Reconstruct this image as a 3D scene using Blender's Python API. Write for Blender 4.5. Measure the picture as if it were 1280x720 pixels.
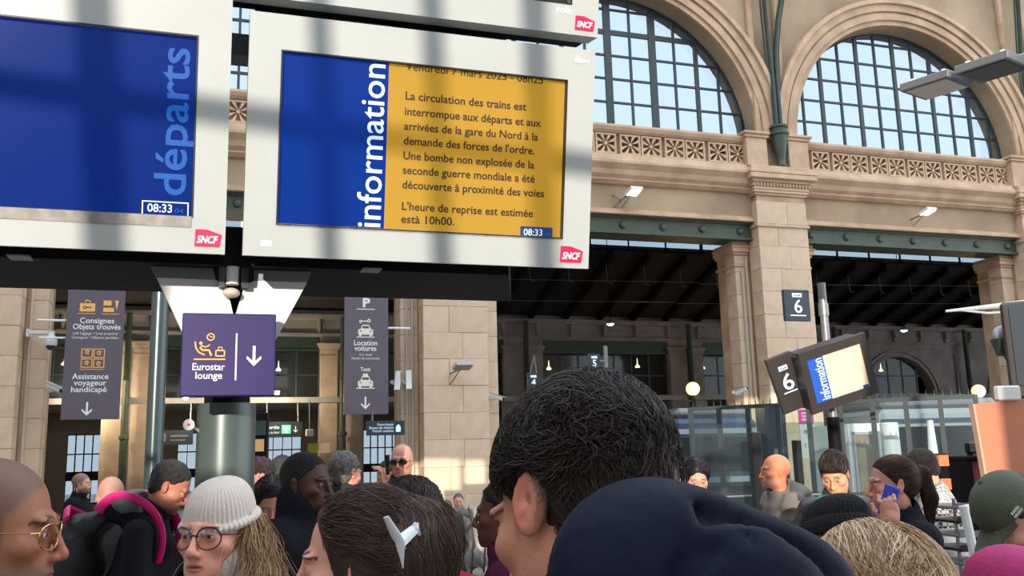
import bpy, math, random
import numpy as np
from mathutils import Vector, Matrix
random.seed(4); RNG = np.random.default_rng(7)
for o in list(bpy.data.objects): bpy.data.objects.remove(o)
C = bpy.context.scene.collection
R = math.radians
scene = bpy.context.scene

# ---------------------------------------------------------------- camera
FPX, PITCH, ROLL, EYE = 1150.0, R(10.3), R(1.5), 1.75
_F = Vector((0, math.cos(PITCH), math.sin(PITCH)))
_U0 = Vector((0, -math.sin(PITCH), math.cos(PITCH))); _R0 = Vector((1, 0, 0))
_U = math.cos(ROLL)*_U0 + math.sin(ROLL)*_R0
_R = math.cos(ROLL)*_R0 - math.sin(ROLL)*_U0
cam_d = bpy.data.cameras.new('camera'); cam = bpy.data.objects.new('camera', cam_d); C.objects.link(cam)
cam.matrix_world = Matrix(((_R.x, _U.x, -_F.x, 0), (_R.y, _U.y, -_F.y, 0), (_R.z, _U.z, -_F.z, EYE), (0, 0, 0, 1)))
cam_d.sensor_width = 36; cam_d.lens = 36*FPX/1280; cam_d.clip_start = .05; cam_d.clip_end = 300
cam_d.dof.use_dof = False
scene.camera = cam
def PX(x, y, D):      # the point D metres deep that the photograph shows at (x, y)
    v = (_R*(x-640)/FPX - _U*(y-360)/FPX + _F)*D
    return Vector((v.x, v.y, v.z+EYE))

# ---------------------------------------------------------------- light
world = bpy.data.worlds.new('world'); scene.world = world; world.use_nodes = True
nt = world.node_tree; nt.nodes.clear()
out = nt.nodes.new('ShaderNodeOutputWorld'); bg = nt.nodes.new('ShaderNodeBackground')
tc = nt.nodes.new('ShaderNodeTexCoord'); sx = nt.nodes.new('ShaderNodeSeparateXYZ'); cr = nt.nodes.new('ShaderNodeValToRGB')
cr.color_ramp.elements[0].position = 0.0; cr.color_ramp.elements[0].color = (.94, .965, 1, 1)
cr.color_ramp.elements[1].position = 0.8; cr.color_ramp.elements[1].color = (.74, .86, 1, 1)
nt.links.new(tc.outputs['Generated'], sx.inputs[0]); nt.links.new(sx.outputs['Z'], cr.inputs[0])
nt.links.new(cr.outputs[0], bg.inputs[0]); nt.links.new(bg.outputs[0], out.inputs[0])
bg.inputs[1].default_value = 2.5
SUN_EL, SUN_AZ = R(10.5), R(4)       # low March morning sun behind the camera, a little to the left
SUN_DIR = Vector((-math.sin(SUN_AZ)*math.cos(SUN_EL), -math.cos(SUN_AZ)*math.cos(SUN_EL), math.sin(SUN_EL)))  # towards the sun
sun = bpy.data.lights.new('sun', 'SUN'); sun.energy = 5.4; sun.color = (1, .89, .76); sun.angle = R(.25)
so = bpy.data.objects.new('sun', sun); C.objects.link(so)
so.rotation_euler = SUN_DIR.to_track_quat('Z', 'Y').to_euler()
scene.view_settings.view_transform = 'Standard'; scene.view_settings.look = 'None'
scene.view_settings.exposure = 0.0; scene.view_settings.gamma = 1

# ---------------------------------------------------------------- materials
MATS = {}
def mat(name, col, rough=.6, metal=0, var=0, vscale=8, bump=0, bscale=60, emit=None, estr=1, spec=.5, alpha=1, trans=0, attr=None, coat=0, sheen=0, det=4, col2=None):
    if name in MATS: return MATS[name]
    m = bpy.data.materials.new(name); m.use_nodes = True; t = m.node_tree
    b = t.nodes['Principled BSDF']
    b.inputs['Base Color'].default_value = (*col, 1); b.inputs['Roughness'].default_value = rough
    b.inputs['Metallic'].default_value = metal; b.inputs['Specular IOR Level'].default_value = spec
    b.inputs['Coat Weight'].default_value = coat; b.inputs['Sheen Weight'].default_value = sheen
    if trans: b.inputs['Transmission Weight'].default_value = trans
    if alpha < 1: b.inputs['Alpha'].default_value = alpha
    if emit: b.inputs['Emission Color'].default_value = (*emit, 1); b.inputs['Emission Strength'].default_value = estr
    tcn = t.nodes.new('ShaderNodeTexCoord')
    src = None
    if attr:
        at = t.nodes.new('ShaderNodeAttribute'); at.attribute_name = attr; src = at.outputs['Color']
        t.links.new(src, b.inputs['Base Color'])
    if var:
        n = t.nodes.new('ShaderNodeTexNoise'); n.inputs['Scale'].default_value = vscale; n.inputs['Detail'].default_value = det
        t.links.new(tcn.outputs['Object'], n.inputs['Vector'])
        mx = t.nodes.new('ShaderNodeMix'); mx.data_type = 'RGBA'; mx.blend_type = 'MULTIPLY' if not col2 else 'MIX'
        rp = t.nodes.new('ShaderNodeValToRGB'); rp.color_ramp.elements[0].position = .35; rp.color_ramp.elements[1].position = .65
        if col2:
            rp.color_ramp.elements[0].color = (0, 0, 0, 1); rp.color_ramp.elements[1].color = (1, 1, 1, 1)
            t.links.new(n.outputs['Fac'], rp.inputs[0]); t.links.new(rp.outputs[0], mx.inputs[0])
            mx.inputs[6].default_value = (*col, 1); mx.inputs[7].default_value = (*col2, 1)
        else:
            rp.color_ramp.elements[0].color = (1-var, 1-var, 1-var, 1); rp.color_ramp.elements[1].color = (1, 1, 1, 1)
            t.links.new(n.outputs['Fac'], rp.inputs[0]); mx.inputs[0].default_value = 1
            if src: t.links.new(src, mx.inputs[6])
            else: mx.inputs[6].default_value = (*col, 1)
            t.links.new(rp.outputs[0], mx.inputs[7])
        t.links.new(mx.outputs[2], b.inputs['Base Color'])
    if bump:
        n2 = t.nodes.new('ShaderNodeTexNoise'); n2.inputs['Scale'].default_value = bscale; n2.inputs['Detail'].default_value = 5
        t.links.new(tcn.outputs['Object'], n2.inputs['Vector'])
        bp = t.nodes.new('ShaderNodeBump'); bp.inputs['Strength'].default_value = bump; bp.inputs['Distance'].default_value = .02
        t.links.new(n2.outputs['Fac'], bp.inputs['Height']); t.links.new(bp.outputs[0], b.inputs['Normal'])
    MATS[name] = m; return m
def glass_mat(name, tint, frost, rough=.05, ior=1.45):
    if name in MATS: return MATS[name]
    m = bpy.data.materials.new(name); m.use_nodes = True; t = m.node_tree; t.nodes.clear()
    o = t.nodes.new('ShaderNodeOutputMaterial'); tr = t.nodes.new('ShaderNodeBsdfTransparent'); tr.inputs[0].default_value = (*tint, 1)
    gl = t.nodes.new('ShaderNodeBsdfGlossy'); gl.inputs[1].default_value = rough
    lw = t.nodes.new('ShaderNodeLayerWeight'); lw.inputs[0].default_value = .5; pw = t.nodes.new('ShaderNodeMath'); pw.operation = 'POWER'; pw.inputs[1].default_value = 5
    fr = t.nodes.new('ShaderNodeMath'); fr.operation = 'MULTIPLY_ADD'; fr.inputs[1].default_value = (ior-1)*.9; fr.inputs[2].default_value = (ior-1)*.06
    t.links.new(lw.outputs['Facing'], pw.inputs[0]); t.links.new(pw.outputs[0], fr.inputs[0])
    df = t.nodes.new('ShaderNodeBsdfDiffuse'); df.inputs[0].default_value = (.6, .68, .75, 1)
    m1 = t.nodes.new('ShaderNodeMixShader'); m2 = t.nodes.new('ShaderNodeMixShader'); m1.inputs[0].default_value = frost
    t.links.new(tr.outputs[0], m1.inputs[1]); t.links.new(df.outputs[0], m1.inputs[2])
    t.links.new(fr.outputs[0], m2.inputs[0]); t.links.new(m1.outputs[0], m2.inputs[1]); t.links.new(gl.outputs[0], m2.inputs[2])
    t.links.new(m2.outputs[0], o.inputs[0]); MATS[name] = m; return m
STONE = mat('pale_stone', (.62, .43, .29), .85, var=.28, vscale=1.6, bump=.35, bscale=22)
STONE2 = mat('pale_stone_b', (.66, .47, .32), .85, var=.25, vscale=2.2, bump=.35, bscale=26)
STONE3 = mat('pale_stone_c', (.57, .39, .25), .85, var=.3, vscale=1.9, bump=.35, bscale=24)
PLASTER = mat('upper_wall_plaster', (.47, .345, .225), .9, var=.35, vscale=.5, bump=.25, bscale=9)
CARVE = mat('carved_shadow_stone', (.17, .115, .075), .95)
GREYST = mat('grey_stone', (.30, .28, .27), .9, var=.3, vscale=1.2, bump=.3, bscale=12)
IRON = mat('dark_green_iron', (.03, .06, .045), .45, var=.3, vscale=4)
IRON2 = mat('pale_green_iron', (.062, .088, .062), .5, var=.25, vscale=3)
DARK = mat('blackened_steel', (.004, .004, .005), .65, spec=.15)
BLACKP = mat('black_plastic', (.012, .012, .014), .35)
FRAME = mat('dark_window_iron', (.03, .045, .05), .5)
WHITE = mat('white_paint', (.78, .78, .76), .4)
CASE = mat('light_grey_enamel', (.43, .46, .455), .33, var=.06, vscale=3)
GREYM = mat('mid_grey_metal', (.22, .23, .24), .4, metal=.4)
PANE = glass_mat('hazy_window_glass', (.57, .63, .675), .05)
PANE2 = glass_mat('grimy_street_glass', (.46, .52, .56), .08)
BLOCKS = [mat('pier_stone_%d' % k, c, .85, var=.2, vscale=2, bump=.35, bscale=24) for k, c in enumerate(((.72, .545, .385), (.74, .56, .40), (.70, .525, .365)))]
CLEAR = glass_mat('clear_barrier_glass', (.74, .80, .80), .02)
LENS = glass_mat('clear_lens', (.93, .93, .93), .0, ior=1.12)

# ---------------------------------------------------------------- mesh helpers
class MB:
    def __init__(s): s.v = []; s.f = []
    def add(s, v, f):
        k = len(s.v); s.v.extend(v); s.f.extend([tuple(i+k for i in q) for q in f]); return s
    def box(s, x0, x1, y0, y1, z0, z1, b=0, M=None):
        if x0 > x1: x0, x1 = x1, x0
        if y0 > y1: y0, y1 = y1, y0
        if z0 > z1: z0, z1 = z1, z0
        if not b:
            v = [(x, y, z) for x in (x0, x1) for y in (y0, y1) for z in (z0, z1)]
            f = [(0,1,3,2),(4,6,7,5),(0,4,5,1),(2,3,7,6),(0,2,6,4),(1,5,7,3)]
        else:
            b = min(b, (x1-x0)/2.01, (y1-y0)/2.01, (z1-z0)/2.01); v = []; ix = {}
            for i in (0, 1):
                for j in (0, 1):
                    for k in (0, 1):
                        X, Y, Z = (x0, x1)[i], (y0, y1)[j], (z0, z1)[k]
                        dx, dy, dz = (b, -b)[i], (b, -b)[j], (b, -b)[k]
                        for a, p in enumerate(((X, Y+dy, Z+dz), (X+dx, Y, Z+dz), (X+dx, Y+dy, Z))):
                            ix[i, j, k, a] = len(v); v.append(p)
            f = []
            for i in (0, 1):
                q = [ix[i, 0, 0, 0], ix[i, 0, 1, 0], ix[i, 1, 1, 0], ix[i, 1, 0, 0]]; f.append(tuple(q if i == 0 else q[::-1]))
                q = [ix[0, i, 0, 1], ix[1, i, 0, 1], ix[1, i, 1, 1], ix[0, i, 1, 1]]; f.append(tuple(q if i == 0 else q[::-1]))
                q = [ix[0, 0, i, 2], ix[0, 1, i, 2], ix[1, 1, i, 2], ix[1, 0, i, 2]]; f.append(tuple(q if i == 0 else q[::-1]))
            for i in (0, 1):
                for j in (0, 1):
                    f.append((ix[i, j, 0, 0], ix[i, j, 0, 1], ix[i, j, 1, 1], ix[i, j, 1, 0]))
                    f.append((ix[i, 0, j, 0], ix[i, 0, j, 2], ix[i, 1, j, 2], ix[i, 1, j, 0]))
                    f.append((ix[0, i, j, 1], ix[0, i, j, 2], ix[1, i, j, 2], ix[1, i, j, 1]))
                    for k in (0, 1): f.append((ix[i, j, k, 0], ix[i, j, k, 1], ix[i, j, k, 2]))
        if M: v = [tuple(M @ Vector(p)) for p in v]
        return s.add(v, f)
    def tube(s, pts, r, n=10, cap=True, sq=1.0):
        pts = [Vector(p) for p in pts]; rs = r if isinstance(r, (list, tuple)) else [r]*len(pts)
        t0 = (pts[1]-pts[0]).normalized(); a = t0.orthogonal().normalized(); v = []; f = []
        for i, p in enumerate(pts):
            t = (pts[min(i+1, len(pts)-1)]-pts[max(i-1, 0)]).normalized()
            a = (a-t*a.dot(t)).normalized(); b = t.cross(a)
            for k in range(n):
                w = 2*math.pi*k/n; v.append(tuple(p+rs[i]*(math.cos(w)*a+sq*math.sin(w)*b)))
        for i in range(len(pts)-1):
            for k in range(n):
                f.append((i*n+k, i*n+(k+1) % n, (i+1)*n+(k+1) % n, (i+1)*n+k))
        if cap: f.append(tuple(range(n))[::-1]); f.append(tuple(range((len(pts)-1)*n, len(pts)*n)))
        return s.add(v, f)
    def lathe(s, prof, n=20, M=None, c=(0, 0)):     # profile of (r, z)
        v = []; f = []
        for r, z in prof:
            for k in range(n): w = 2*math.pi*k/n; v.append((c[0]+r*math.cos(w), c[1]+r*math.sin(w), z))
        for i in range(len(prof)-1):
            for k in range(n): f.append((i*n+k, i*n+(k+1) % n, (i+1)*n+(k+1) % n, (i+1)*n+k))
        f.append(tuple(range(n))[::-1]); f.append(tuple(range((len(prof)-1)*n, len(prof)*n)))
        if M: v = [tuple(M @ Vector(p)) for p in v]
        return s.add(v, f)
    def ball(s, c, r, n=14, m=9, e=(1, 1, 1)):
        v = []; f = []
        for i in range(m+1):
            t = math.pi*i/m
            for k in range(n):
                w = 2*math.pi*k/n
                v.append((c[0]+r*e[0]*math.sin(t)*math.cos(w), c[1]+r*e[1]*math.sin(t)*math.sin(w), c[2]+r*e[2]*math.cos(t)))
        for i in range(m):
            for k in range(n): f.append((i*n+k, (i+1)*n+k, (i+1)*n+(k+1) % n, i*n+(k+1) % n))
        return s.add(v, f)
    def prism(s, poly, y0, y1):      # polygon in (x, z), thick along y
        n = len(poly); v = [(x, y0, z) for x, z in poly]+[(x, y1, z) for x, z in poly]
        f = [tuple(range(n)), tuple(range(n, 2*n))[::-1]]+[(i, i+n, (i+1) % n+n, (i+1) % n) for i in range(n)]
        return s.add(v, f)
    def ring(s, cx, cz, R0, R1, a0, a1, y0, y1, n=24):   # arc band in (x, z)
        v = []; f = []; full = abs(a1-a0) > 2*math.pi-.01
        for i in range(n+1):
            a = a0+(a1-a0)*i/n
            for r, y in ((R0, y0), (R1, y0), (R1, y1), (R0, y1)): v.append((cx+r*math.cos(a), y, cz+r*math.sin(a)))
        for i in range(n):
            for k in range(4): f.append((i*4+k, i*4+(k+1) % 4, i*4+4+(k+1) % 4, i*4+4+k))
        if not full: f.append((3, 2, 1, 0)); f.append((n*4, n*4+1, n*4+2, n*4+3))
        return s.add(v, f)
    def build(s, name, m, parent=None, smooth=False, loc=None):
        me = bpy.data.meshes.new(name); me.from_pydata(s.v, [], s.f); me.update()
        if m: me.materials.append(m)
        o = bpy.data.objects.new(name, me); C.objects.link(o)
        if parent is not None: o.parent = parent
        if loc is not None: o.location = loc
        if smooth:
            me.polygons.foreach_set('use_smooth', [True]*len(me.polygons))
            try: me.set_sharp_from_angle(angle=R(42))
            except Exception: pass
        return o
def smooth_path(pts, k=5):
    P = [Vector(p) for p in pts]; P = [2*P[0]-P[1]]+P+[2*P[-1]-P[-2]]; out = []
    for i in range(1, len(P)-2):
        for j in range(k):
            t = j/k; a, b, c, d = P[i-1:i+3]; out.append(.5*((2*b)+(c-a)*t+(2*a-5*b+4*c-d)*t*t+(3*b-a-3*c+d)*t**3))
    return [tuple(p) for p in out+[P[-2]]]
def tag(o, label, cat, group=None, kind=None):
    if label: o['label'] = label
    if cat: o['category'] = cat
    if group: o['group'] = group
    if kind: o['kind'] = kind
    return o
def empty(name, loc=(0, 0, 0), rz=0, label=None, cat=None, group=None, kind=None, M=None):
    o = bpy.data.objects.new(name, None); C.objects.link(o); o.empty_display_size = .1
    if M is not None: o.matrix_world = M
    else: o.location = loc; o.rotation_euler = (0, 0, rz)
    return tag(o, label, cat, group, kind)
def copy_tree(o, parent=None):
    c = o.copy(); C.objects.link(c)
    if parent is not None: c.parent = parent
    for ch in list(o.children): copy_tree(ch, c)
    return c
def text_obj(txt, size, m, parent, loc, name='lettering', rot=(R(90), 0, 0), align='LEFT', bold=0, ext=.0006, sx=1, width=None, shear=0):
    cu = bpy.data.curves.new('t', 'FONT'); cu.body = txt; cu.size = size; cu.align_x = align; cu.offset = bold*size; cu.extrude = ext; cu.resolution_u = 3; cu.shear = shear
    t = bpy.data.objects.new('t', cu); C.objects.link(t); bpy.context.view_layer.update()
    me = bpy.data.meshes.new_from_object(t.evaluated_get(bpy.context.evaluated_depsgraph_get())); me.name = name
    bpy.data.objects.remove(t)
    xs = [v.co.x for v in me.vertices]
    if width and xs: sx = width/(max(xs)-min(xs))
    if sx != 1: me.transform(Matrix.Diagonal((sx, 1, 1, 1)))
    me.transform(Matrix.Rotation(rot[2], 4, 'Y') @ Matrix.Rotation(rot[0], 4, 'X'))
    me.materials.clear(); me.materials.append(m)
    o = bpy.data.objects.new(name, me); C.objects.link(o); o.parent = parent; o.location = loc
    return o
# frame of the great stone wall: x along it, y into the train hall, z up
WA = R(18); WO = Vector((7.023, 24.124, 0))
WM = Matrix.Translation(WO) @ Matrix.Rotation(WA, 4, 'Z')
def wp(s, d, z): return WM @ Vector((s, d, z))
def wall_empty(name, s, d, z, label=None, cat=None, group=None, kind=None, rz=0):
    return empty(name, wp(s, d, z), WA+rz, label, cat, group, kind)
def struct(mb, name, m, frame=True, kind='structure', smooth=False):
    o = mb.build(name, m, smooth=smooth)
    if frame: o.matrix_world = WM
    o['kind'] = kind; return o

# ================================================================ the setting
PC = [-28.6, -18.75, -8.80, .37, 9.52, 18.67, 27.8]          # pier centres along the great wall
AC = [5.15+9.15*k for k in range(-3, 3)]         # arch centres
AR, AZ, AY0, AY1 = 3.95, 10.2, .25, .78
S0, S1, ZT = -27.5, 28.3, 19.5
# floor of the concourse and the train hall
flm = mat('grey_floor_tile', (.30, .285, .265), .35, var=.3, vscale=.7)
b = MB(); b.box(-45, 45, -16, 60, -.3, 0); fl = b.build('floor', flm); fl['kind'] = 'structure'

# great stone wall : frieze, arches, upper wall
b = MB(); N = 40
b.box(S0, S1, AY0, 1.2, 7.78, AZ)
edges = [S0]
for c in AC:
    for i in range(N):
        a0 = math.pi-math.pi*i/N; a1 = math.pi-math.pi*(i+1)/N
        x0, z0, x1, z1 = c+AR*math.cos(a0), AZ+AR*math.sin(a0), c+AR*math.cos(a1), AZ+AR*math.sin(a1)
        b.add([(x0, AY0, z0), (x1, AY0, z1), (x1, AY0, ZT), (x0, AY0, ZT)], [(0, 1, 2, 3)])
        b.add([(x0, 1.2, z0), (x1, 1.2, z1), (x1, 1.2, ZT), (x0, 1.2, ZT)], [(3, 2, 1, 0)])
        b.add([(x0, AY0, z0), (x1, AY0, z1), (x1, 1.2, z1), (x0, 1.2, z0)], [(3, 2, 1, 0)])
    edges += [c-AR, c+AR]
edges.append(S1)
for i in range(0, len(edges), 2): b.box(edges[i], edges[i+1], AY0, 1.2, AZ, ZT)
wall = struct(b, 'wall_back', PLASTER)
# stepped archivolt round each window
for c in AC[1:5]:
    b = MB()
    for r0, r1, y in ((AR, AR+.14, .17), (AR+.14, AR+.34, .10), (AR+.34, AR+.40, .14), (AR+.40, AR+.62, .06), (AR+.62, AR+.75, -.02)):
        b.ring(c, AZ, r0, r1, 0, math.pi, y, AY0, 56)
    b.build('archivolt', STONE, wall, True)
# cornice, architrave and string courses between the piers
for i in range(1, 6):
    x0, x1 = PC[i]+.78, PC[i+1]-.78
    if i == 5: continue
    for nm, prof in (('cornice', [(8.58, .17), (8.66, .06), (8.72, .12), (8.80, .02), (8.92, -.02), (9.05, -.16), (9.12, -.16), (9.16, -.06), (9.34, .02), (9.36, .12)]),
                     ('architrave_moulding', [(7.78, .12), (7.84, .12), (7.88, .19), (7.92, .19), (7.94, .24)]),
                     ('balustrade_cap', [(9.96, .16), (10.02, .08), (10.10, .04), (10.16, .06), (10.2, .14)])):
        b = MB(); n = len(prof)
        v = [(x, y, z) for x in (x0, x1) for z, y in prof]+[(x, AY0+.02, z) for x in (x0, x1) for z in (prof[0][0], prof[-1][0])]
        f = [(k, k+n, k+n+1, k+1) for k in range(n-1)]+[(0, 2*n, 2*n+2, n), (n-1, 2*n-1, 2*n+3, 2*n+1)]
        b.add(v, f); b.build(nm, STONE, wall)
# carved rosette panels of the balustrade
b = MB(); w, h = .29, .27
b.box(-w, w, .11, .13, -h, h)
for x0, x1, z0, z1 in ((-w, w, h-.04, h), (-w, w, -h, -h+.04), (-w, -w+.045, -h+.04, h-.04), (w-.045, w, -h+.04, h-.04)): b.box(x0, x1, 0, .115, z0, z1)
for k in range(8):
    a = math.pi*k/4+math.pi/8; L = .235 if k % 1 == 0 else .2
    d = lambda a, r: (max(-.24, min(.24, r*math.cos(a)*1.25)), max(-.225, min(.225, r*math.sin(a)*1.25)))
    poly = [d(a, .03), d(a-.17, L), d(a+.17, L)]
    b.prism(poly, .01, .115)
b.lathe([(.045, 0), (.045, .06)], 10, Matrix.Rotation(R(90), 4, 'X') @ Matrix.Translation((0, 0, -.065)))
rp = b.build('rosette_panel', STONE2, wall); rp.location = (1.80, .14, 9.66)
ros = [(1.22)]+[1.86+.665*k for k in range(10)]+[8.5]
ros = [1.55+.645*k for k in range(11)]
first = True
for c0 in (AC[1], AC[2], AC[3]):
    for k in range(11):
        x = c0-3.25+.65*k + (.02 if k % 2 else -.02)
        if first: rp.location = (x, .14, 9.66); first = False; continue
        q = rp.copy(); C.objects.link(q); q.location = (x, .14, 9.66)

# piers : courses of cut stone
rs = random.Random(3)
def block_mesh(w, d, h, nm, m):
    b = MB(); b.box(-w/2, w/2, 0, d, 0, h-.006, .007); me = b.build(nm, m).data
    bpy.data.objects.remove(bpy.data.objects[-1] if False else [o for o in bpy.data.objects if o.data == me][0]); return me
SM = BLOCKS
BL = {}
def stone(parent, cx, y0, z, w, d, h):
    k = (round(w, 2), round(d, 2), round(h, 2), rs.randrange(3))
    if k not in BL: BL[k] = block_mesh(w-.006, d, h, 'stone_block', SM[k[3]])
    o = bpy.data.objects.new('stone_block', BL[k]); C.objects.link(o); o.parent = parent
    o.location = (cx, y0+rs.uniform(-.006, .006), z)
for i in range(1, 6):
    c = PC[i]; b = MB()
    b.box(c-.75, c+.75, .02, 1.2, 0, 8.5); b.box(c-1.17, c+1.17, .63, 1.55, 0, 7.3)
    p = b.build('stone_pier', STONE3, wall)
    H = [.9]+[.62]*12; z = 0
    for r, h in enumerate(H):
        split = [.62, .94] if r % 2 else [.94, .62]; x = c-.78
        for w in split: stone(p, x+w/2, 0, z, w, .5, h); x += w
        stone(p, c-.99, .6, z, .42, .5, h) if z < 6.6 else None
        stone(p, c+.99, .6, z, .42, .5, h) if z < 6.6 else None
        z += h
        if z > 8.3: break
    b = MB()   # capitals and mouldings of the pier
    for z0, z1, e in ((7.62, 7.70, .05), (7.70, 7.74, .03), (8.50, 8.56, .04), (8.56, 8.64, .08), (8.64, 8.70, .10), (8.84, 8.92, .15), (8.92, 9.06, .26), (9.06, 9.14, .28), (9.14, 9.30, .16), (0, .5, .07)):
        b.box(c-.78-e, c+.78+e, -e, 1.2, z0, z1, .012)
    b.box(c-.84, c+.84, -.08, 1.0, 8.70, 8.84)
    b.build('capital', STONE2, p)
    b = MB()
    for k in range(18): b.ball((c-.86+.101*k, -.11, 8.77), .045, 8, 5, (.85, .8, 1.3))
    for k in range(10): b.ball((c-.88, -.06+.1*k, 8.77), .045, 8, 5, (.8, .85, 1.3))
    b.build('beading', STONE2, p)
    b = MB()
    for s in (-1, 1):
        for z0, z1, e in ((6.62, 6.70, .03), (6.95, 7.02, .05), (7.02, 7.14, .10), (7.14, 7.2, .13), (7.2, 7.3, .08)):
            b.box(c+s*.78, c+s*(1.2+e), .6-e, 1.55, z0, z1, .01)
    b.build('side_capital', STONE, p)
    # pedestal above the cornice with its impost
    b = MB(); 
    for s in (-1, 1):
        b.box(c+s*.34, c+s*.98, -.06, AY0, 9.30, 10.10, .01)
        b.box(c+s*.30, c+s*1.03, -.11, AY0, 10.10, 10.18, .01); b.box(c+s*.27, c+s*1.08, -.16, AY0, 10.18, 10.26, .02)
    b.build('impost', STONE, p)
    # raised flat strips that climb from the imposts
    b = MB(); b.box(c-.52, c-.36, .12, AY0, 10.26, ZT-3, .02); b.box(c+.36, c+.52, .12, AY0, 10.26, ZT-3, .02); b.build('wall_strip', STONE3, p)
    # the forked iron column standing on the cornice
    t = wall_empty('iron_column', c+.1, -.02, 9.30, None, 'column', 'green iron roof columns standing on the pier cornices')
    lab = {2: 'green iron roof column partly behind the left departure screen', 3: 'dark green forked iron column standing on the pier between the two arched windows'}.get(i, 'green forked iron roof column standing on a stone pier cornice outside the two windows')
    t['label'] = lab
    b = MB(); b.lathe([(.14, 0), (.16, .06), (.12, .12), (.125, .3), (.22, .78), (.22, .9), (.27, .94), (.27, 1.0), (.20, 1.04), (.20, 1.12), (.25, 1.14), (.25, 1.2)], 16)
    b.build('shaft', IRON2, t, True)
    for s in (-1, 1):
        b = MB(); pts = [(s*.07, 0, 1.2), (s*.07, 0, 2.6), (s*.10, 0, 3.4), (s*.20, -.1, 4.4), (s*.40, -.4, 5.8), (s*.7, -.9, 7.6)]
        b.tube(pts, .065, 8); b.tube([(x+s*.11, y+.04, z) for x, y, z in pts[1:]], .03, 6); b.build('branch', IRON, t, True)

# green lintel beams with round bolt heads
for i in range(1, 5):
    x0, x1 = PC[i]+.78, PC[i+1]-.78; xm = (x0+x1)/2; L = x1-x0
    t = wall_empty('trim_%d' % i, xm, .34, 7.32, None, None, None, 'structure')
    b = MB(); b.box(-L/2, L/2, 0, .06, 0, .44); b.box(-L/2, L/2, -.07, .7, -.02, .03); b.box(-L/2, L/2, -.05, .4, .40, .45)
    b.box(-L/2, L/2, .64, .7, 0, .44); b.build('steel_beam', IRON2, t)
    for k in range(7):
        b = MB(); M = Matrix.Translation((-L/2+.35+k*(L-.7)/6, 0, .22)) @ Matrix.Rotation(R(90), 4, 'X')
        b.lathe([(.10, 0), (.10, .03), (.075, .06), (.03, .075)], 14, M); b.build('bolt_head', IRON2, t)

# arched windows : bars and single panes
def clip_cell(x0, x1, z0, z1, c, r):
    pts = [(x0, z0), (x1, z0), (x1, z1), (x0, z1)]; n = 40
    circ = [(r*math.cos(2*math.pi*k/n*1), AZW+r*math.sin(2*math.pi*k/n)) for k in range(n)]
    for k in range(n):       # clip by the circle's tangents
        a = 2*math.pi*(k+.5)/n; nx, nz = math.cos(a), math.sin(a); o = []
        for i in range(len(pts)):
            p, q = pts[i], pts[(i+1) % len(pts)]
            dp = r-(p[0]*nx+(p[1]-AZW)*nz); dq = r-(q[0]*nx+(q[1]-AZW)*nz)
            if dp >= 0: o.append(p)
            if dp*dq < 0: u = dp/(dp-dq); o.append((p[0]+u*(q[0]-p[0]), p[1]+u*(q[1]-p[1])))
        pts = o
        if len(pts) < 3: return None
    return pts
AZW = AZ
for wi, c in enumerate(AC[2:4]):
    t = wall_empty('window_%d' % (wi+1), c, .80, 0, None, None, None, 'structure')
    Rw = AR+.02; st = .675; zz = [AZ]+[AZ+.2+st*k for k in range(1, 7)]
    xs = [st*(k-6)+(.17 if wi else -.2) for k in range(13)]
    b = MB(); b.ring(0, AZ, Rw-.09, Rw+.03, 0, math.pi, -.03, .07, 56); b.box(-Rw, Rw, -.03, .07, AZ-.06, AZ+.05); b.build('window_frame', FRAME, t)
    for k, x in enumerate(xs):
        if abs(x) > Rw-.1: continue
        thick = (k % 2 == 0)
        hw = .055 if thick else .028
        if wi == 0 and k in (6, 8): hw = .10
        b = MB(); b.box(x-hw, x+hw, -.03, .05, AZ, AZ+math.sqrt(Rw*Rw-x*x)-.05); b.build('glazing_bar', FRAME, t)
    for k, z in enumerate(zz[1:]):
        if z-AZ > Rw-.15: continue
        hx = math.sqrt(Rw*Rw-(z-AZ)**2)-.05; hw = .07 if (wi == 0 and k == 3) else .028
        b = MB(); b.box(-hx, hx, -.02, .04, z-hw, z+hw); b.build('glazing_bar', FRAME, t)
    zz2 = zz+[zz[-1]+st]
    for j in range(len(zz2)-1):
        for i in range(len(xs)+1):
            x0 = xs[0]-st if i == 0 else xs[i-1]; x1 = x0+st
            pl = clip_cell(x0+.01, x1-.01, zz2[j]+.01, zz2[j+1]-.01, 0, Rw-.04)
            if pl and max(p[0] for p in pl)-min(p[0] for p in pl) > .05:
                b = MB(); b.prism(pl, .005, .013); b.build('pane', PANE, t)
# small strip of window for the other arches, with bars only
for c in (AC[1], AC[4]):
    t = wall_empty('window_%d' % (3 if c == AC[1] else 4), c, .80, 0, None, None, None, 'structure')
    b = MB(); b.ring(0, AZ, AR-.07, AR+.05, 0, math.pi, -.03, .07, 48); b.box(-AR, AR, -.03, .07, AZ-.06, AZ+.05)
    for k in range(-5, 6): x = k*.675; b.box(x-.03, x+.03, -.03, .05, AZ, AZ+math.sqrt(AR*AR-x*x))
    for k in range(1, 6): z = k*.675; hx = math.sqrt(AR*AR-z*z); b.box(-hx, hx, -.02, .04, AZ+z-.03, AZ+z+.03)
    b.build('window_frame', FRAME, t)
    b = MB(); b.prism([(AR*math.cos(math.pi*k/30), AZ+AR*math.sin(math.pi*k/30)) for k in range(31)], .005, .013); b.build('pane', PANE, t)

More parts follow.
